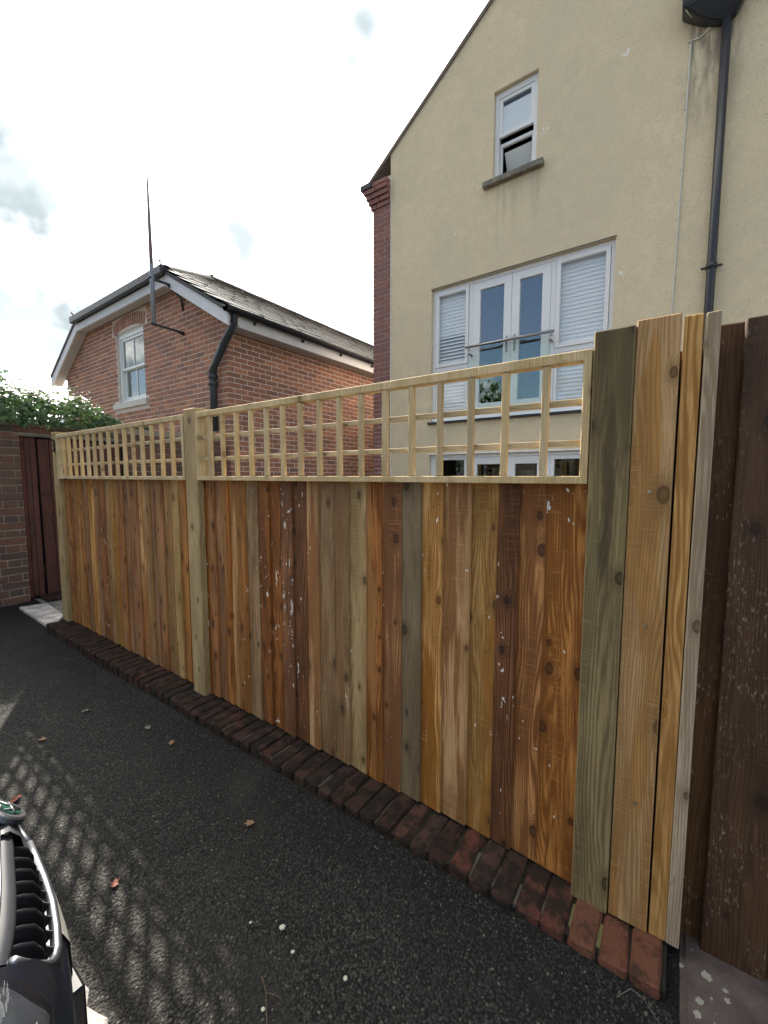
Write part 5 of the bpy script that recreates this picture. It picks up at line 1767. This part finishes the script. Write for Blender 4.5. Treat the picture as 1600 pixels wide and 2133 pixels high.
M_DRYB = mk_dry('dry_leaf_brown', (0.20, 0.11, 0.055), (0.33, 0.20, 0.10))
M_DRYG = mk_dry('dry_leaf_grey', (0.16, 0.15, 0.12), (0.26, 0.24, 0.19))
M_DRYR = mk_dry('dry_leaf_red', (0.16, 0.04, 0.025), (0.24, 0.075, 0.04))
M_STONE = plain('pale_stone', (0.55, 0.53, 0.44), 0.8, nscale=90, namt=0.3)


def dry_leaf(x, y, s, m, label, rz):
    bm = bmesh.new()
    V = []
    outl = [(0, -0.5), (0.28, -0.22), (0.2, -0.05), (0.42, 0.15), (0.16, 0.22), (0.05, 0.55), (-0.14, 0.25), (-0.4, 0.22), (-0.2, -0.02), (-0.3, -0.25)]
    c0 = bm.verts.new((0, 0, 0.16 * s))
    c1 = bm.verts.new((0.02 * s, 0.12 * s, 0.13 * s))
    vs = [bm.verts.new((a * s * random.uniform(.9, 1.1), b_ * s, s * (0.12 + 0.30 * abs(a) + random.uniform(-.06, .10)))) for a, b_ in outl]
    n = len(vs)
    for i in range(n):
        bm.faces.new((vs[i], vs[(i + 1) % n], c0))
    tl = place('dry_leaf', finish(bm, 'dry_leaf', m), None, (x, y, tar_z(x, y) + 0.003), (random.uniform(-.1, .1), random.uniform(-.1, .1), rz))
    return tag(tl, label, 'leaf', 'fallen leaves on the tarmac')


dry_leaf(-1.923, 0.952, 0.036, M_DRYB, 'small pale brown fallen leaf, second nearest the kerb on the tarmac', 0.6)
dry_leaf(-2.142, 0.944, 0.040, M_DRYG, 'greyish fallen leaf close to the kerb in the dark stain', 1.6)
dry_leaf(-2.483, 0.606, 0.040, M_DRYB, 'tan fallen leaf far left on the open tarmac', 2.2)
dry_leaf(-2.587, 0.829, 0.050, M_DRYG, 'grey curled fallen leaf, farthest from the car', 0.2)
dry_leaf(-1.237, 0.882, 0.040, M_DRYB, 'light brown three-pointed leaf alone in the middle of the tarmac', 2.6)
dry_leaf(-1.394, 0.495, 0.036, M_DRYR, 'dark red leaf lying among the light spots beside the grille', 1.1)
dry_leaf(-2.096, 0.417, 0.050, M_DRYR, 'reddish leaf just above the car badge', 0.7)


def pebble(x, y, s, label):
    bm = bmesh.new()
    bmesh.ops.create_icosphere(bm, subdivisions=2, radius=s)
    for v in bm.verts:
        v.co = Vector((v.co.x * random.uniform(.9, 1.1), v.co.y * random.uniform(.75, .95), v.co.z * 0.35))
    o = place('pebble', finish(bm, 'pebble', M_STONE, True), None, (x, y, s * 0.25), (0, 0, random.uniform(0, 3)))
    return tag(o, label, 'stone', 'pale stones on the tarmac')


pebble(-0.862, 0.715, 0.0095, 'round whitish flat stone, largest on the tarmac')
pebble(-0.792, 0.691, 0.0055, 'tiny pale stone just below the round whitish one')
pebble(-0.636, 0.728, 0.0065, 'pale yellow stone nearest the bottom right kerb')
pebble(-0.758, 0.565, 0.0055, 'pale stone lying against the forked dry twig')
pebble(-0.948, 0.671, 0.0045, 'small oval white stone left of the round one')
tw = empty('twig', (-0.75, 0.58, 0))
tag(tw, 'thin forked dry twig lying on the tarmac near the bottom edge', 'twig')
tube('stem', [(-0.814, 0.605, 0.004), (-0.776, 0.589, 0.006), (-0.749, 0.568, 0.005), (-0.728, 0.553, 0.004), (-0.70, 0.53, 0.004)], [0.0012, 0.0014, 0.0015, 0.0016, 0.0016], M_STEM, tw, 5)
tube('side_shoot', [(-0.776, 0.589, 0.006), (-0.745, 0.600, 0.007), (-0.727, 0.601, 0.005), (-0.742, 0.580, 0.005)], [0.0011, 0.0011, 0.001, 0.0008], M_STEM, tw, 5)
tag(tube('straw', [(-0.06, 1.06, 0.036), (-0.035, 1.09, 0.044), (-0.01, 1.09, 0.042), (0.027, 1.06, 0.036), (0.04, 1.03, 0.030)], 0.0006, M_DRYG, None, 5), 'single curved pale straw below the orange end bricks', 'straw')

# ------------------------------------------------------------------ trees across the lane, seen mirrored in the panes
M_TREE = mk_leaf('tree_leaf', (0.02, 0.045, 0.018), (0.04, 0.08, 0.028), (0.07, 0.11, 0.035))


def tree(x, y, h, rx, label, seed, dense=900):
    random.seed(seed)
    t = empty('tree', (x, y, -0.6))
    tag(t, label, 'tree', 'trees mirrored in the window panes')
    pts = [(x, y, -0.6), (x + 0.1, y, h * 0.3), (x - 0.05, y + 0.1, h * 0.6), (x, y, h * 0.9)]
    tube('trunk', pts, [0.22, 0.17, 0.11, 0.04], M_STEM, t, 8)
    for k in range(5):
        a = random.uniform(0, 6.28)
        zz_ = h * random.uniform(0.35, 0.7)
        tube('limb', [(x, y, zz_), (x + rx * 0.4 * math.cos(a), y + rx * 0.4 * math.sin(a), zz_ + h * 0.1), (x + rx * 0.75 * math.cos(a), y + rx * 0.75 * math.sin(a), zz_ + h * 0.2)], [0.07, 0.05, 0.02], M_STEM, t, 6)
    clumps = [(random.uniform(0, 6.28), random.uniform(0.1, 1) ** 0.6, random.uniform(0.3, 1.0)) for k in range(34)]
    xf = []
    for i in range(dense):
        a, rr, zf = random.choice(clumps)
        wdt = rx * (1.1 - abs(zf - 0.55) * 1.1)
        p = np.array([wdt * rr * math.cos(a) + random.gauss(0, 0.18), wdt * rr * math.sin(a) + random.gauss(0, 0.18), h * zf + random.gauss(0, 0.2)])
        s = random.uniform(0.12, 0.24)
        xf.append((i % 4, (rot3(random.uniform(0, 6.28), random.uniform(0, 6.28), random.uniform(0, 6.28)) * s, p + np.array([0, 0, 0.6]))))
    o = scatter_mesh('crown', LP, xf, M_TREE)
    o.parent = t
    o['kind'] = 'stuff'


tree(-9.2, -12.0, 6.3, 1.6, 'dark bushy tree mirrored in the left French door pane', 3, 1500)
tree(-12.2, -12.5, 5.7, 2.2, 'lower wide tree mirrored in the left side light', 5, 1500)
tree(-4.4, -12.0, 6.3, 2.0, 'pale tree mirrored in the lower right side light', 9, 1500)
